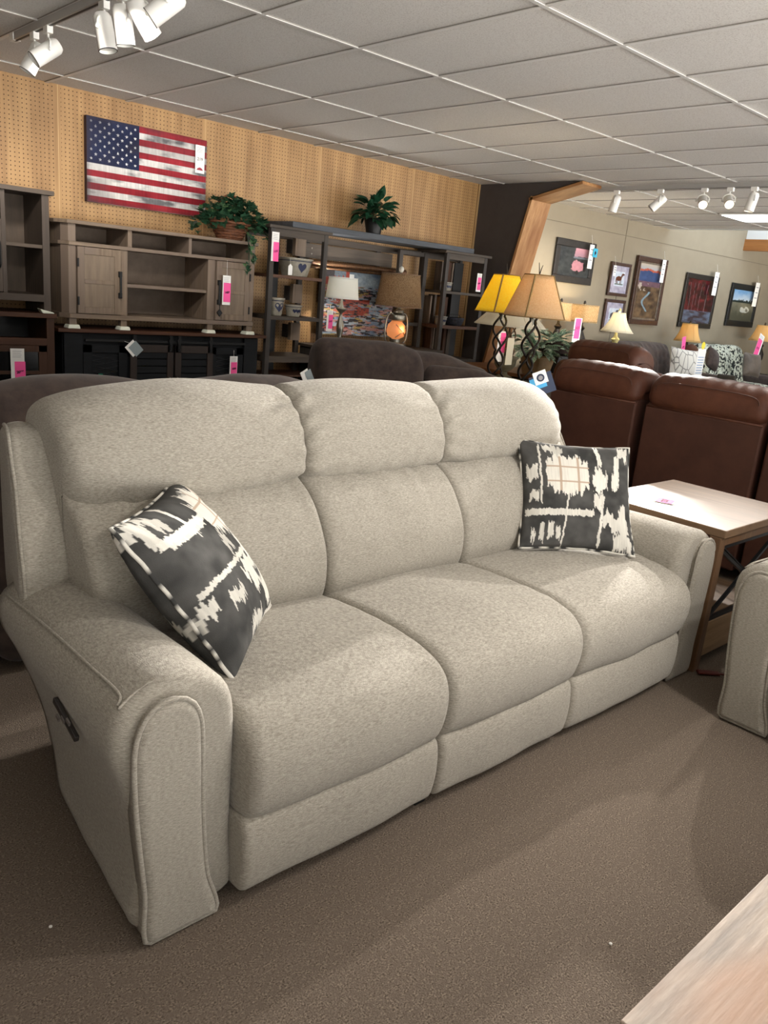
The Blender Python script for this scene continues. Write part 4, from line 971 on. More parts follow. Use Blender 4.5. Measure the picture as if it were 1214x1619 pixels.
def redfn(U,V):
    n=nz2(U,V,14,14,81,4); c=mixc(L3('1e0a0e'),L3('6a1c22'),n*2.2-.75)
    tr=(np.mod(U*6+.1*np.sin(V*3)+nz2(U,V,3,1,85,1),1)<.07)&(V>.08)&(V<.75)&(U<.75); c=np.where(tr[...,None],L3('5f5456'),c)
    c=np.where((V>.72)[...,None],mixc(L3('3a2a30'),L3('6a7a90'),nz2(U,V,6,20,83,3)*1.5-.4),c); return c
rectpic('forest_picture','dark red framed picture of crimson birch trees','x'and 12.09,13.17,1.285,2.11,6.45,redfn,.08,Wf,glass=True,gloss=.15)
def mtnfn(U,V):
    n=nz2(U,V,9,9,91,4); c=mixc(L3('6a9ac8'),L3('c4cfd6'),V*2.4+n*.5-.3)
    c=np.where((V>.27+.1*nz2(U,V,30,1,92,2))[...,None],L3('1c2a28'),c); c=np.where((V>.40)[...,None],mixc(L3('8d8a76'),L3('4a4a3c'),V*1.6-.6+n*.7),c)
    mt=((U-.6)**2/.05+(V-.62)**2/.012<1)&(n>.42); return np.where(mt[...,None],L3('b5b8b0'),c)
rectpic('wildlife_picture','black framed picture of a bird over a marsh, rightmost on the wall','x'and 13.68,14.75,1.36,2.07,6.45,mtnfn,.10,mat('frame_black','14171a',rough=.35))
for nm,cx,cy,w,h,lb_ in (('picture_tag',934,406,.10,.30,'white tag hanging on the lake picture corner'),('picture_tag',972,428,.06,.14,'tiny white tag on the chestnut horse print'),('picture_tag',1048,429,.10,.32,'long white tag on the canyon sunset picture'),('picture_tag',1131,449,.14,.36,'white tag on the crimson birch picture'),('picture_tag',1195,466,.16,.40,'white tag on the marsh bird picture')):
    p=at(cx,cy,Y=6.37); t=thing(nm,lb_,'tag',p); MB().box(-w/2,w/2,-.001,.001,-h/2,h/2).build('card',M_paper,t); q=MB()
    for k in range(3): q.box(-w*.3,w*.3,-.003,-.002,h*(.3-.22*k)-.006,h*(.3-.22*k)+.006)
    q.build('print',M_grayink,t); MB().tube([(0,0,h/2),(0,.03,h/2+.12)],.002,seg=4).build('string',M_white,t)
t=thing('blue_sticker','small bright blue square tag at the lake picture corner','tag',at(941,400,Y=6.355)); MB().box(-.05,.05,-.001,.001,-.055,.055).build('card',mat('cyan_card','34a8cc',rough=.7),t); MB().prism([(0,-.03),(.02,0),(0,.03),(-.02,0)],'y',-.003,-.002).build('mark',M_ink,t)
# lamps at the far wall
def simple_lamp(name,label,px,py,Y,r0,r1,z0,z1,ztab,sm,base='x',e=3,bell=0,ribs=0,sq=None,bm=None,lit=True,col=(1,.8,.5)):
    b=at(px,py,Y=Y); t=thing(name,label,'table lamp',(b.x,Y,ztab))
    shade(t,r0,r1,z0-ztab,z1-ztab,sm,ribs=ribs,bell=bell,sq=sq)
    h=z0-ztab
    MB().lathe([(.09,0),(.09,.02),(.03,.05),(.025,h*.3),(.07,h*.45),(.075,h*.6),(.03,h*.8),(.05,h*.86),(.02,h*.92),(.012,h*1.02)],seg=20).build('base',bm or M_iron,t,smooth='auto')
    MB().lathe([(.006,0),(.018,.015),(.015,.04),(.002,.055)],(0,0,z1-ztab),seg=12).build('finial',bm or M_iron,t,smooth=True)
    if lit: point((b.x,Y,(z0+z1)/2+.02),e,col,.03)
    return t
simple_lamp('linen_lamp','lamp with a square tan linen shade, right of the pair under the lake picture',922,496,6.15,.15,.15,1.26,1.475,.72,SH_linen,sq=8,e=14)
simple_lamp('linen_lamp','lamp with a tan linen shade, left one half hidden by the iron lamp',885,494,6.2,.15,.14,1.26,1.475,.72,SH_linen,e=14)
o=thing('sofa_table','dark narrow table under the two linen lamps at the wall','table',(8.9,6.2,0)); MB().box(-.7,.7,-.2,.2,.69,.72).build('tabletop',M_dark,o)
for a in (-.67,.63):
    for c_ in (-.18,.14): MB().box(a,a+.04,c_,c_+.04,0,.69).build('leg',M_dark,o)
price_tag('white tag with pink sticker hanging from the square linen lamp',911,530,.16,.42,None,val=5.95,pink=(.15,.85,.4,.98))
simple_lamp('bell_lamp','brass lamp with a glowing white pleated bell shade behind the leather chair',977,510,5.2,.185,.07,1.205,1.42,.6,SH_ivory,e=26,bell=.02,ribs=12,bm=mat('cream_brass','cfc48a',rough=.4),col=(1,.92,.75))
simple_lamp('gold_lamp','lamp with gold bell shade in front of the crimson birch picture',1089,525,6.05,.20,.11,1.09,1.35,.6,SH_gold,e=10,bell=.015,ribs=8)
simple_lamp('gold_lamp','lamp with gold bell shade at the right edge under the marsh bird picture',1207,526,6.05,.22,.12,1.16,1.42,.6,SH_gold,e=10,bell=.015,ribs=8)
for (px,Y,lb_) in ((977,5.2,'low dark end table under the white bell lamp'),(1089,6.05,'low dark end table under the gold lamp by the tufted sofa'),(1207,6.05,'low dark end table under the gold lamp at the right edge')):
    b=at(px,530,Y=Y); o=thing('side_table',lb_,'table',(b.x,Y,0)); MB().box(-.26,.26,-.28,.28,.56,.6).build('tabletop',M_dark,o,bevel=.004)
    for a in (-.24,.2):
        for c_ in (-.26,.22): MB().box(a,a+.04,c_,c_+.04,0,.56).build('leg',M_dark,o)
price_tag('pink and white tag on the gold lamp by the tufted sofa',1080,549,.10,.30,None,val=5.75,pink=(0,1,0,1),rot=-.2)
price_tag('pink and white tag on the gold lamp at the right edge',1199,549,.2,.42,None,val=5.75,pink=(0,.8,.05,.8),rot=.3)
# ------------------------------------------------------------------ brown microfiber sectional
M_mic=mat('mocha_microfiber','51453f','3b3230',sc=(14,14,14),rough=.85,bump=.2,sheen=.15,spec=.15,detail=5)
t=thing('sectional_sofa','mocha microfiber reclining sectional standing behind the oatmeal sofa','sofa',(2,3.4,0),world=True)
bpf=[(2.75,.06),(2.75,.5),(2.77,.85),(2.82,.97),(2.90,1.015),(2.99,1.0),(3.06,.93),(3.09,.8),(3.1,.5),(3.1,.1),(2.95,.04)]
for (a,b) in ((-.75,.02),(.03,.80),(.81,1.50),(1.51,2.25)):
    cushion(bpf,a,b,r=.075,crown=.012,disp=lambda x,t_,y,z:.008*noise3(x*6,y*5,z*5),nx=24,warp=lambda x,y,z,a=a,b=b:(x,y,z+(.03*math.sin(PI*min(max((x-a)/(b-a),0),1))-.012 if z>.8 else 0))).build('back_section',M_mic,t,smooth=True)
    cushion([(3.08,.2),(3.08,.48),(3.3,.5),(3.6,.49),(3.68,.42),(3.68,.1),(3.3,.08)],a,b,r=.04,crown=.01).build('seat_section',M_mic,t,smooth=True)
def rotsec(cx,cy,ang,w,h,zs,nm,m=M_mic,th=.28,drop=0):
    pf=[(-th/2,.05),(-th/2,.5),(-th/2+.03,h-.18),(-th/2+.08,h-.05),(0,h),(th/2-.05,h-.05),(th/2,h-.2),(th/2,.5),(th/2,.05)]
    mb=cushion(pf,-w/2,w/2,r=.07,crown=.02,disp=lambda x,t_,y,z:.012*noise3(x*5+cx,y*5,z*5),nx=24,warp=(lambda x,y,z:(x,y,z-drop*max(0,(x+w/2)/w)**2*(z/h))) if drop else None)
    mb.xf(Matrix.Translation((cx,cy,0))@Matrix.Rotation(ang,4,'Z'))
    return mb.build(nm,m,t,smooth=True)
rotsec(2.62,3.1,.35,.75,.93,0,'corner_section')
rotsec(3.62,4.1,-.28,.78,1.10,0,'back_section',th=.34,drop=.04)
rotsec(4.22,4.02,-.35,.85,1.045,0,'back_section',th=.34,drop=.12)
rotsec(4.33,3.80,-.5,.72,.955,0,'armrest',th=.3,drop=.08)
MB().box(2.7,3.5,3.3,3.9,.05,.45).build('seat_section',M_mic,t,bevel=.04)
MB().box(3.3,4.4,3.4,3.95,.05,.45).build('seat_section',M_mic,t,bevel=.04)
# leather pulls / tag on it
t=thing('care_label','small white and grey label standing on the mocha sectional','label',at(484,597,Y=3.3)); t.rotation_euler=(0,-.5,0)
MB().box(-.025,.025,-.001,.001,-.03,.04).build('card',M_paper,t); MB().box(0,.04,-.003,-.002,-.045,.03).build('card',MATS['slate_card'],t)
# ------------------------------------------------------------------ leather sofa seen from behind
M_lea=mat('brown_leather','68402f','4f2f24',sc=(5,5,5),rough=.5,bump=.25,spec=.3,detail=6,bsc=(90,90,90))
M_leab=mat('brown_leather_back','5e3d32','4f332a',sc=(4,4,4),rough=.55,spec=.3)
def leather(name,label,loc,rz,units,arms,cat='sofa',H=1.0,ah=1.0):
    t=thing(name,label,cat,loc,rz)
    for i,(a,b) in enumerate(units):
        bs=MB().prism([(.62,.06),(.90,.06),(.90,.905*H),(.86,.93*H),(.70,.93*H)],'x',a+.012,b-.012).build('back_panel',M_leab,t,bevel=.012)
        q=MB().tube([(a+.02,.896,.908*H),(b-.02,.896,.908*H)],.007).build('piping',M_lea,bs,smooth=True)
        hp=[(.80,.90),(.87,.905),(.905,.94),(.905,1.0),(.885,1.055),(.83,1.095),(.74,1.105),(.62,1.08),(.54,1.02),(.52,.94),(.56,.88),(.7,.87)]
        hp=[(y,z*H) for y,z in hp]
        def dd(x,t_,y,z): return .006*noise3(x*5,y*5,z*5)+(.004*math.sin(x*70+5*noise3(x*5,0,0))*math.exp(-abs(z-1.09*H)/.03))
        h=cushion(hp,a,b,r=.075,crown=.012,disp=dd,nx=40).build('head_bolster',M_lea,t,smooth=True)
        MB().tube(smooth_open([(a+.06,.90,1.0*H),(a+.1,.908,1.055*H),((a+b)/2,.905,1.065*H),(b-.1,.908,1.055*H),(b-.06,.90,1.0*H)],8),.003).build('seam',M_leab,h)
        cushion([(.66,.42),(.52,.5),(.5,.62),(.54,.8),(.6,.9),(.7,.92),(.74,.5)],a,b,r=.06,crown=.02).build('back_cushion',M_lea,t,smooth=True)
        cushion([(.6,.2),(.6,.46),(.4,.5),(.1,.49),(.0,.44),(-.02,.3),(0,.08),(.3,.06)],a,b,r=.05,crown=.02).build('seat_cushion',M_lea,t,smooth=True)
    x0=units[0][0]; x1=units[-1][1]
    for s,flag in ((x0-.2,arms[0]),(x1,arms[1])):
        if flag: cushion([(-.03,.05),(-.04,.5),(0,.62),(.2,.65),(.6,.64*ah),(.8,.6*ah),(.82,.4),(.8,.05),(.4,.03)],s,s+.2,r=.07,crown=.01).build('armrest',M_lea,t,smooth=True)
    return t
leather('leather_sofa','brown leather reclining loveseat seen from behind beyond the end table',(5.4,1.0,0),PI/2,[(.10,.78) if 0 else (.0,.76),(.77,1.52),(1.56,2.23)],(1,0))
leather('leather_chair','brown leather recliner facing away, behind the leather loveseat, highlights on its top',(7.2,3.68,0),PI/2,[(.0,.72)],(1,1),cat='armchair',H=1.045,ah=1.45)
# brochure on the sofa corner
p=at(857,606,Y=2.33)
t=thing('brochure','navy and cyan brochure with white round-logo card behind the sofa corner','brochure',p); t.rotation_euler=(.1,-.45,-.8)
MB().box(-.055,.055,-.001,.002,-.055,.045).build('booklet',mat('navy_card','0e2446',rough=.5),t); MB().box(-.055,.02,-.003,-.001,-.02,.035).build('cyan_band',mat('cyan_print','3aa0d8',rough=.5),t)
MB().box(-.032,.032,-.006,-.004,.0,.062).build('card',M_paper,t); MB().lathe([(.019,0),(.019,.0012)],(0,-.006,.03),axis=(0,-1,0),seg=24).build('round_logo',MATS['navy_card'],t); MB().lathe([(.011,0),(.011,.0012)],(0,-.0075,.03),axis=(0,-1,0),seg=24).build('logo_ring',M_grayink,t)
# ------------------------------------------------------------------ end table
t=thing('end_table','rustic oak end table with black iron crossed sides at the sofa right arm','end table',(3.5,1.6,0),world=True)
We=wood('rustic_oak','7f664e','5c4835','y',c3='775f48',f=.8); Wex=wood('rustic_oak_side','a98a66','7e6244','x',c3='94785a'); Wez=wood('rustic_oak_leg','765a42','54402e','z',c3='6b4b30')
bx('tabletop',We,t,3.14,3.87,1.30,1.925,.600,.635,.004)
for a in (3.14,3.80):
    for b in (1.312,1.86): bx('leg',Wez,t,a,a+.05,b,b+.05,0,.60,.003)
for yy in (1.315,1.885): bx('apron',Wez,t,3.19,3.80,yy,yy+.02,.56,.60)
dr=bx('lower_box',Wex,t,3.19,3.80,1.325,1.9,.05,.215,.003)
MB().box(3.19,3.80,1.318,1.325,.075,.215).build('front_board',Wex,dr,bevel=.002)
q=MB()
for yy in (1.33,):
    q.bar((3.20,yy,.235),(3.79,yy,.545),.014,.014,(0,1,0)); q.bar((3.20,yy+.016,.545),(3.79,yy+.016,.235),.014,.014,(0,1,0)); q.bar((3.19,yy,.225),(3.80,yy,.225),.016,.016,(0,1,0)); q.bar((3.19,yy,.548),(3.80,yy,.548),.014,.014,(0,1,0)); q.bar((3.195,yy,.225),(3.195,yy,.55),.012,.012,(0,1,0)); q.bar((3.795,yy,.225),(3.795,yy,.55),.012,.012,(0,1,0))
q.build('cross_brace',M_black,t)
q=MB()
for xx in (3.15,3.83): q.bar((xx,1.37,.235),(xx,1.86,.545),.012,.012); q.bar((xx,1.37,.545),(xx,1.86,.235),.012,.012)
q.build('cross_brace',M_black,t)
bx('shelf_board',We,t,3.19,3.80,1.35,1.88,.215,.228,.002)
bx('power_strip',mat('navy_strip','101828',rough=.5),t,3.42,3.64,1.80,1.85,.228,.25)
# tag lying on the table
p=at(1052,792,Z=.637)
t=thing('price_tag','white tag with pink sticker lying flat on the end table','price tag',p); t.rotation_euler=(0,0,.3)
MB().box(-.055,.055,-.04,.045,0,.001).build('card',M_paper,t); st=MB().box(-.05,.035,-.035,.035,.0015,.0025).build('price_sticker',M_pink,t); st['label']='bright pink price sticker'
textmesh('handwritten_price','237',.04,Matrix.Translation((-.008,0,.003))@Matrix.Rotation(0,4,'Z'),M_ink,st,bold=.0008)
MB().tube([(-.05,-.02,.002),(-.055,-.055,.001),(-.05,-.075,-.02)],.001,seg=4).build('string',M_dark,t)
p=at(1124,1064,Z=.01)
t=thing('cord_tag','dark red plug tag and cord on the carpet by the end table','cord',p); t.rotation_euler=(0,0,-.75)
MB().box(-.06,.035,-.014,.014,-.006,.006).build('tag',mat('maroon_plastic','5a1f1a',rough=.5),t,bevel=.004); MB().tube(smooth_open([(.03,0,0),(.07,-.01,0),(.12,-.03,-.006),(.2,-.02,-.006)],6),.005).build('cord',MATS['maroon_plastic'],t,smooth=True)
for k,(px,py,lb_) in enumerate(((965,1493,'tiny white speck of lint on the carpet near the plank table corner'),(80,1466,'tiny white speck of lint on the shaded carpet at lower left'))):
    p=at(px,py,Z=.003); o=MB().lathe([(.001,0),(.004,.001),(.004,.003),(.001,.005)],seg=8).build('lint_speck',M_white); o.location=p; tag(o,lb_,'speck')
# ------------------------------------------------------------------ coffee table corner in the foreground
zt=.46; A=at(980,1613,Z=zt); B=at(1214,1378,Z=zt)
t=thing('coffee_table','bleached rustic plank coffee table corner at the lower right','coffee table',(A.x+.5,A.y-.3,0),world=True)
Wc=mat('bleached_plank','b9a898','80746a',sc=(5,45,45),rough=.6,bump=.35,detail=7,c3='aa8a74',sc2=(2.6,9,9),contrast=.2,bsc=(8,80,80))
q=MB()
for k in range(4): q.box(A.x,A.x+1.3,A.y-.6+.152*k,A.y-.6+.152*k+.1505 if k<3 else A.y,zt-.04,zt)
q.build('tabletop',Wc,t,bevel=.003)
for a in (A.x+.04,A.x+1.18):
    for b in (A.y-.56,A.y-.12): MB().box(a,a+.08,b,b+.08,0,zt-.04).build('leg',Wc,t,bevel=.003)
# ------------------------------------------------------------------ far right seating
M_taup=mat('taupe_velvet','55443b','3b2f29',sc=(9,9,9),rough=.8,sheen=.1,bump=.2)
def simple_sofa(label,x0,x1,yb,top,m,nb,tuft=False,cat='sofa',name='sofa',arm=None):
    t=thing(name,label,cat,((x0+x1)/2,yb-.5,0),world=True); am=arm or m
    w=(x1-x0-.44)/nb
    def dd(x,t_,y,z):
        if not tuft: return .01*noise3(x*4,y*4,z*4)
        return -.022*(math.cos((x)*2*PI/.24)*math.cos((z)*2*PI/.22))**8+.014*noise3(x*7,y*7,z*9)
    for k in range(nb):
        a=x0+.22+k*w
        cushion([(yb-.42,.42),(yb-.40,.6),(yb-.34,top-.12),(yb-.25,top),(yb-.1,top),(yb,top-.1),(yb,.2),(yb-.3,.2)],a,a+w-.004,r=.07,crown=.02,disp=dd,nx=40).build('back_cushion',m,t,smooth=True)
        cushion([(yb-.3,.2),(yb-.3,.45),(yb-.6,.48),(yb-.9,.46),(yb-.95,.35),(yb-.94,.15),(yb-.5,.12)],a,a+w-.004,r=.05,crown=.02).build('seat_cushion',m,t,smooth=True)
    for a in (x0,x1-.21): cushion([(yb-.95,.08),(yb-.96,.5),(yb-.9,.6),(yb-.5,.62),(yb-.1,.62),(yb,.5),(yb,.1),(yb-.5,.06)],a,a+.21,r=.07,crown=.01).build('armrest',am,t,smooth=True)
    return t
simple_sofa('taupe tufted velvet sofa against the far wall behind the leather pieces',9.6,11.4,6.3,1.02,M_taup,1,tuft=True,name='tufted_sofa')
def patf():
    m=D.materials.new('black_white_print'); m.use_nodes=True; N=m.node_tree.nodes; L=m.node_tree.links; b=N['Principled BSDF']; b.inputs['Roughness'].default_value=.9
    tc=N.new('ShaderNodeTexCoord'); v=N.new('ShaderNodeTexVoronoi'); v.inputs['Scale'].default_value=9; v.feature='F1'; L.new(tc.outputs['Object'],v.inputs['Vector'])
    n=N.new('ShaderNodeTexNoise'); n.inputs['Scale'].default_value=20; L.new(tc.outputs['Object'],n.inputs['Vector'])
    r=N.new('ShaderNodeValToRGB'); r.color_ramp.interpolation='CONSTANT'; e=r.color_ramp.elements; e[0].color=lin('1f221f'); e[1].position=.46; e[1].color=lin('c9cbb8'); x=e.new(.60); x.color=lin('8e9a92'); x=e.new(.64); x.color=lin('d5d5c6')
    L.new(n.outputs[0],r.inputs[0]); L.new(r.outputs[0],b.inputs['Base Color']); return m
M_pat=patf()
simple_sofa('loveseat with black and cream printed back cushions and brown arms by the wall',12.1,13.95,6.35,1.03,M_pat,3,name='printed_loveseat',arm=M_mic)
def small_pillow(label,px,py,Y,s,m,rz=0,tilt=-.25,roll=0):
    b=at(px,py,Y=Y); t=thing('throw_pillow',label,'pillow',b); t.rotation_euler=(tilt,roll,rz)
    mb=MB(); n=14; h=s/2
    for sg in (1,-1):
        V=[];F=[]
        for j in range(n+1):
            for i in range(n+1):
                u=i/n*2-1; v=j/n*2-1; V.append((u*h*(1-.07*(1-v*v)),-sg*.09*max((1-u*u)*(1-v*v),0)**.42,v*h*(1-.07*(1-u*u))))
        for j in range(n):
            for i in range(n): F.append((j*(n+1)+i,j*(n+1)+i+1,(j+1)*(n+1)+i+1,(j+1)*(n+1)+i))
        mb.add(V,F)
    mb.build('cover',m,t,smooth=True); return t
def vein():
    m=D.materials.new('leaf_line_print'); m.use_nodes=True; N=m.node_tree.nodes; L=m.node_tree.links; b=N['Principled BSDF']; b.inputs['Roughness'].default_value=.9
    tc=N.new('ShaderNodeTexCoord'); mp=N.new('ShaderNodeMapping'); mp.inputs['Scale'].default_value=(11,11,6); L.new(tc.outputs['Object'],mp.inputs[0])
    v=N.new('ShaderNodeTexVoronoi'); v.feature='DISTANCE_TO_EDGE'; v.inputs['Scale'].default_value=1; L.new(mp.outputs[0],v.inputs['Vector'])
    r=N.new('ShaderNodeValToRGB'); r.color_ramp.elements[0].color=lin('6b6862'); r.color_ramp.elements[1].color=lin('dedbd2'); r.color_ramp.elements[1].position=.07
    L.new(v.outputs['Distance'],r.inputs[0]); L.new(r.outputs[0],b.inputs['Base Color']); return m
M_vein=vein()
small_pillow('white pillow with grey leaf outlines on the tufted sofa',1082,579,5.6,.5,M_vein,rz=-.5,roll=.08)
small_pillow('white pillow with grey outlines, mostly hidden behind the leather chair',1012,577,5.62,.42,M_vein,rz=.6,roll=.35)
small_pillow('brown pillow leaning at the left of the printed loveseat',1126,568,5.7,.32,M_mic,roll=.35)
small_pillow('taupe satin pillow at the right of the printed loveseat',1188,577,5.6,.38,mat('taupe_satin','685a4d','4f443a',sc=(6,6,6),rough=.5,sheen=.2),rz=-.3,roll=.1)
def darktable(label,x0,x1,y0,y1,z):
    t=thing('occasional_table',label,'table',((x0+x1)/2,(y0+y1)/2,0),world=True); bx('tabletop',mat('slate_top','2c2e33','1d1f23',sc=(3,20,20),rough=.35),t,x0,x1,y0,y1,z-.04,z,.004); bx('apron',M_dark,t,x0+.05,x1-.05,y0+.05,y1-.05,z-.14,z-.04)
    for a in (x0+.04,x1-.1):
        for b in (y0+.04,y1-.1): bx('leg',M_dark,t,a,a+.06,b,b+.06,0,z-.14)
p=at(1125,600,Z=.52)
darktable('black slatted occasional table in front of the printed loveseat',10.2,11.9,4.6,5.2,.56)
t=thing('magazine_stand','dark wooden magazine stand leaning before the black table at the right','stand',at(1145,613,Y=4.1)); t.rotation_euler=(0,.35,.4)
MB().box(-.10,.12,-.1,.1,-.15,.13).build('body',mat('dark_olive_wood','3a3428','231f18',sc=(10,10,30),rough=.5),t,bevel=.02); MB().tube([(.14,0,.1),(.14,0,-.12)],.02).build('handle',ced,t)
for a_ in (-1,1):
    MB().tube([(a_*.07,0,-.14),(a_*.16+.19,0,-.57)],.012).build('leg',M_black,t)
darktable('black low table with a lighter wood edge at the right frame edge',9.9,11.2,3.4,4.25,.62)
t=thing('stuffed_animal','small brown and white plush animal by the gold lamp','plush toy',at(1092,555,Y=5.7)); MB().lathe([(.02,-.08),(.09,-.04),(.1,.03),(.06,.08),(.01,.1)],seg=18).build('body',mat('plush_brown','5a3c2c',rough=1),t,smooth=True); MB().lathe([(.01,-.06),(.06,-.03),(.06,.03),(.01,.06)],(.08,-.04,-.05),seg=16).build('muzzle',M_paper,t,smooth=True)
t=thing('info_sheet','white and blue printed information sheet standing on the loveseat','sign',at(1106,575,Y=5.2)); MB().box(-.11,.11,-.002,.002,-.22,.2).build('sheet',M_paper,t); q=MB()
for k in range(7): q.box(-.08,.08,-.004,-.003,.08-.035*k,.09-.035*k)
q.build('print',mat('blue_print','7f9cc0',rough=.8),t); MB().lathe([(.05,0),(.05,.002)],(.0,-.003,.24),axis=(0,-1,0)).build('yellow_dot',mat('yellow_dot','e8d640',rough=.8),t)
price_tag('tiny pink tag between the leather chair and the far seating',1009,584,.10,.14,None,val=4.0,pink=(0,1,0,1))
o=MB().box(-.08,.08,-.05,.05,-.03,.03).build('wooden_box',mat('gold_wood','b08a4a','8a6a34',sc=(10,10,10),rough=.6),bevel=.004); o.location=at(1023,590,Z=.652); wb=o.location.copy(); tag(o,'small golden wooden box behind the leather loveseat','box')
darktable('low dark table under the small golden box beyond the leather seating',wb.x-.3,wb.x+.3,wb.y-.4,wb.y+.06,.62)
# ------------------------------------------------------------------ track lighting
M_met=mat('track_grey','a8a6a2',rough=.4,metal=.2)
def head(track_pt,d,label,group,on,energy=0,L_=.17,r=.043,spot=None,col=(1,.95,.88),size=70):
    p=Vector(track_pt); d=Vector(d).normalized()
    t=thing('track_head',label,'track light',p,group=group)
    MB().box(-.016,.016,-.03,.03,-.035,0).tube([(0,0,-.03),(0,0,-.06)],.006).build('adapter',M_white,t,bevel=.003)
    c=Vector((0,0,-.115))
    side=d.cross(Vector((0,0,1))); side=side.normalized() if side.length>.1 else Vector((1,0,0))
    q=MB().tube(smooth_open([c+side*.052,c+side*.05+Vector((0,0,.035)),Vector((0,0,-.055)),c-side*.05+Vector((0,0,.035)),c-side*.052],6),.005); q.tube([c+side*.045,c+side*.065],.010); q.tube([c-side*.045,c-side*.058],.008)
    q.build('yoke',M_white,t,smooth=True)
    b=MB().lathe([(r*.3,-L_*.48),(r*.75,-L_*.45),(r*.97,-L_*.36),(r,-L_*.25),(r,L_*.5),(r*.93,L_*.5),(r*.9,L_*.2),(r*.2,L_*.15)],c+d*.01,seg=28,axis=d).build('housing',M_white,t,smooth='auto')
    MB().lathe([(r*1.01,L_*.485),(r*1.01,L_*.5),(r*.94,L_*.502),(r*.94,L_*.47)],c+d*.01,seg=28,axis=d,capped=False).build('rim',M_dark,b)
    MB().lathe([(r*.9,L_*.40),(r*.9,L_*.41)],c+d*.01,seg=24,axis=d).build('lens',emis('lens_on','fff3dc',22 if on>1 else 1.2) if on else mat('lens_off','c9c5bb',rough=.3),b)
    if energy:
        l=D.lights.new('spot','SPOT'); l.energy=energy; l.spot_size=math.radians(size); l.spot_blend=1; l.shadow_soft_size=.04; l.color=col
        o=D.objects.new('spot_light',l); C.objects.link(o); dd=(Vector(spot)-p-c).normalized() if spot is not None else d
        o.location=p+c+d*(L_*.5)+dd*.08
        o.rotation_euler=dd.to_track_quat('-Z','Y').to_euler()
    return t
def track(label,x,y0,y1,sub):
    t=thing('light_track',label,'track',(x,(y0+y1)/2,HC-.03),world=True)
    MB().box(x-.018,x+.018,y0,y1,HC-.045,HC-.006).build('channel',M_met,t,bevel=.002)
    MB().box(x-.006,x+.006,y0,y1,HC-.047,HC-.044).build('slot',M_dark,t)
    MB().box(x-.022,x+.022,y1-.03,y1+.04,HC-.047,HC-.006).build('end_cap',M_white,t,bevel=.004)
XT=1.78
track('pale grey lighting track at the upper left ceiling',XT,1.2,5.28,0)
zz=HC-.045
def tdir(px,py,Y,base):
    return (at(px,py,Y=Y)-(Vector(base)+Vector((0,0,-.115))))
heads=[((XT,4.98,zz),(-.25,.1,-.55),'white track head at far upper left, hanging nearest the track end'),
 ((XT,4.78,zz),(-.75,.15,-.6),'white track head at upper left, right beside the end one, tilted left'),
 ((XT,4.08,zz),(.10,-.15,-.8),'grey-white track head at upper left, middle of the track, pointing down'),
 ((XT,3.88,zz),(.12,.0,-.8),'white track head at upper left, long and pointing straight down'),
 ((XT,3.70,zz),(.75,.1,-.85),'white track head at upper left with lit rim, tilted to the right'),
 ((XT,3.45,zz),(-.5,.35,-.5),'white track head cut by the top edge, its lit face turned left')]
tg_=[(1.6,6.4,1.9),(3.0,6.4,1.9),None,(3.6,6.2,1.4),(4.4,5.2,1.5),(2.2,6.4,2.0)]
for k,(p,d,lb_) in enumerate(heads): head(p,d,lb_,None,1 if k>3 else 0,[45,45,0,40,30,30][k],spot=tg_[k])
XR=7.5
track('pale grey lighting track across the right-hand ceiling beyond the opening',XR,1.5,5.3,0)
rh=[(4.91,(-.05,.15,-.8),'white track head pointing down, leftmost on the right-hand track',0),(4.42,(-.35,.55,-.7),'white track head tilted left, second on the right-hand track',0),(3.97,(-.9,-.6,-.55),'glaring lit track head on the right-hand track, left of the two',2),(3.72,(-.9,-.65,-.55),'glaring lit track head on the right-hand track, right of the two',2),(3.5,(-.1,.1,-.8),'white track head at right frame edge on the right-hand track',1)]
for y,d,lb_,on in rh: head((XR,y,zz),d,lb_,None,on,energy=(1500 if on==2 else 70),spot=((.95,1.45,.5) if on==2 else (8.5,6.4,1.5)),size=(23 if on==2 else 60))
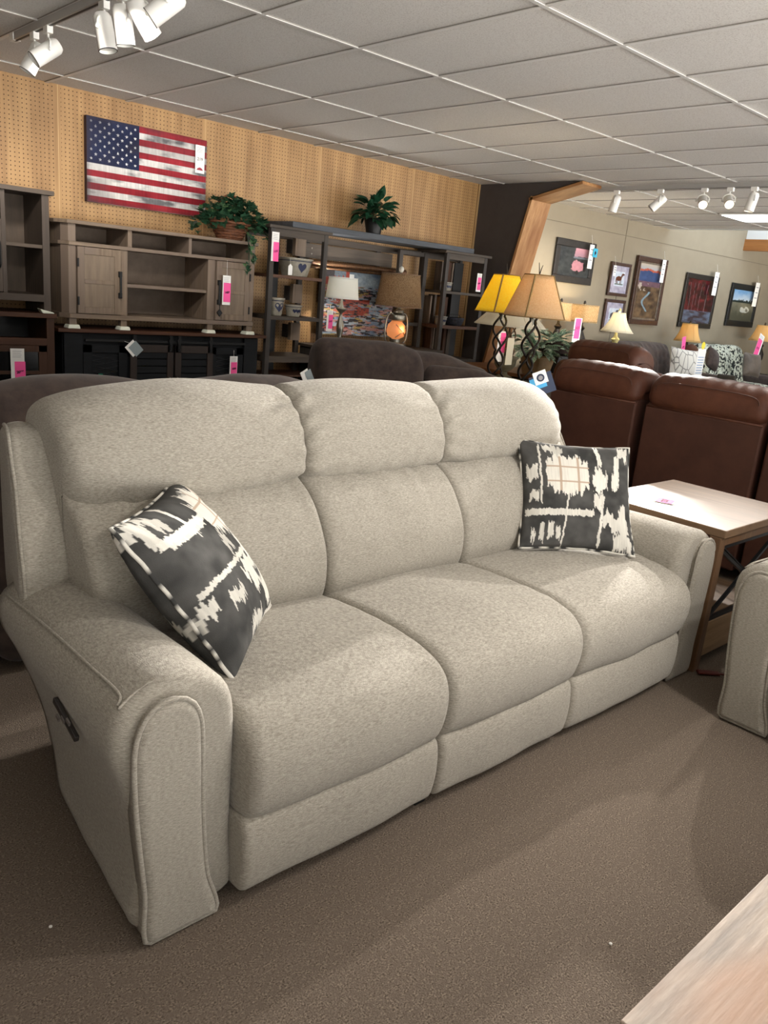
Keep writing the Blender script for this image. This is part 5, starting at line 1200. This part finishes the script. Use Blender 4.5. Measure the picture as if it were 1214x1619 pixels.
# unseen tracks added to key and fill the sofa, both out of view
track('added unseen lighting track on the right, nearest the end table',6.0,-1.2,2.52,0)
for k,(y,tx) in enumerate(((2.4,(.9,1.5,.4)),(1.9,(2.0,1.1,.3)))):
    head((6.0,y,zz),Vector(tx)-Vector((6.0,y,zz)),'added unseen track head on the right, %s'%['aimed at the sofa left arm','aimed at the sofa middle'][k],None,1,energy=[420,140][k],spot=tx,size=52)
track('added unseen fill-light track over the aisle in front of the sofa',2.4,-2.2,.3,0)  # unseen track added as front fill for sofa and carpet
for k,(y,tx) in enumerate(((.1,(1.5,1.7,.6)),(-.5,(2.9,1.7,.6)),(-.1,(2.5,.85,0)))):
    head((2.4,y,zz),Vector(tx)-Vector((2.4,y,zz)),'added unseen fill-light track head over the aisle, %s'%['nearest the sofa','in the middle of three','farthest from the sofa'][k],None,1,energy=[50,45,45][k],spot=tx,size=80)
# far extra light on another track
h=head((13.6,5.0,2.7),(-.7,-.1,-.5),'bright track head in the far bay beyond the skylight',None,2)
# ------------------------------------------------------------------ world light and view
w=D.worlds.new('world'); bpy.context.scene.world=w; w.use_nodes=True
w.node_tree.nodes['Background'].inputs[0].default_value=(1,.975,.94,1); BG=w.node_tree.nodes['Background']; BG.inputs[1].default_value=1.0
NT=w.node_tree; tcw=NT.nodes.new('ShaderNodeTexCoord'); spw=NT.nodes.new('ShaderNodeSeparateXYZ'); rpw=NT.nodes.new('ShaderNodeValToRGB')
NT.links.new(tcw.outputs['Generated'],spw.inputs[0]); mrw=NT.nodes.new('ShaderNodeMapRange'); mrw.inputs[1].default_value=-1; mrw.inputs[2].default_value=1; NT.links.new(spw.outputs[2],mrw.inputs[0]); NT.links.new(mrw.outputs[0],rpw.inputs[0])
rpw.color_ramp.elements[0].position=.47; rpw.color_ramp.elements[0].color=(7.2,7.0,6.7,1); rpw.color_ramp.elements[1].position=.52; rpw.color_ramp.elements[1].color=(.62,.62,.62,1)  # strong glow from below the horizon, added to brighten the ceiling
NT.links.new(rpw.outputs[0],BG.inputs[0])
sc=bpy.context.scene; sc.view_settings.view_transform='Standard'; sc.view_settings.look='None'; sc.view_settings.gamma=1; sc.view_settings.exposure=.55
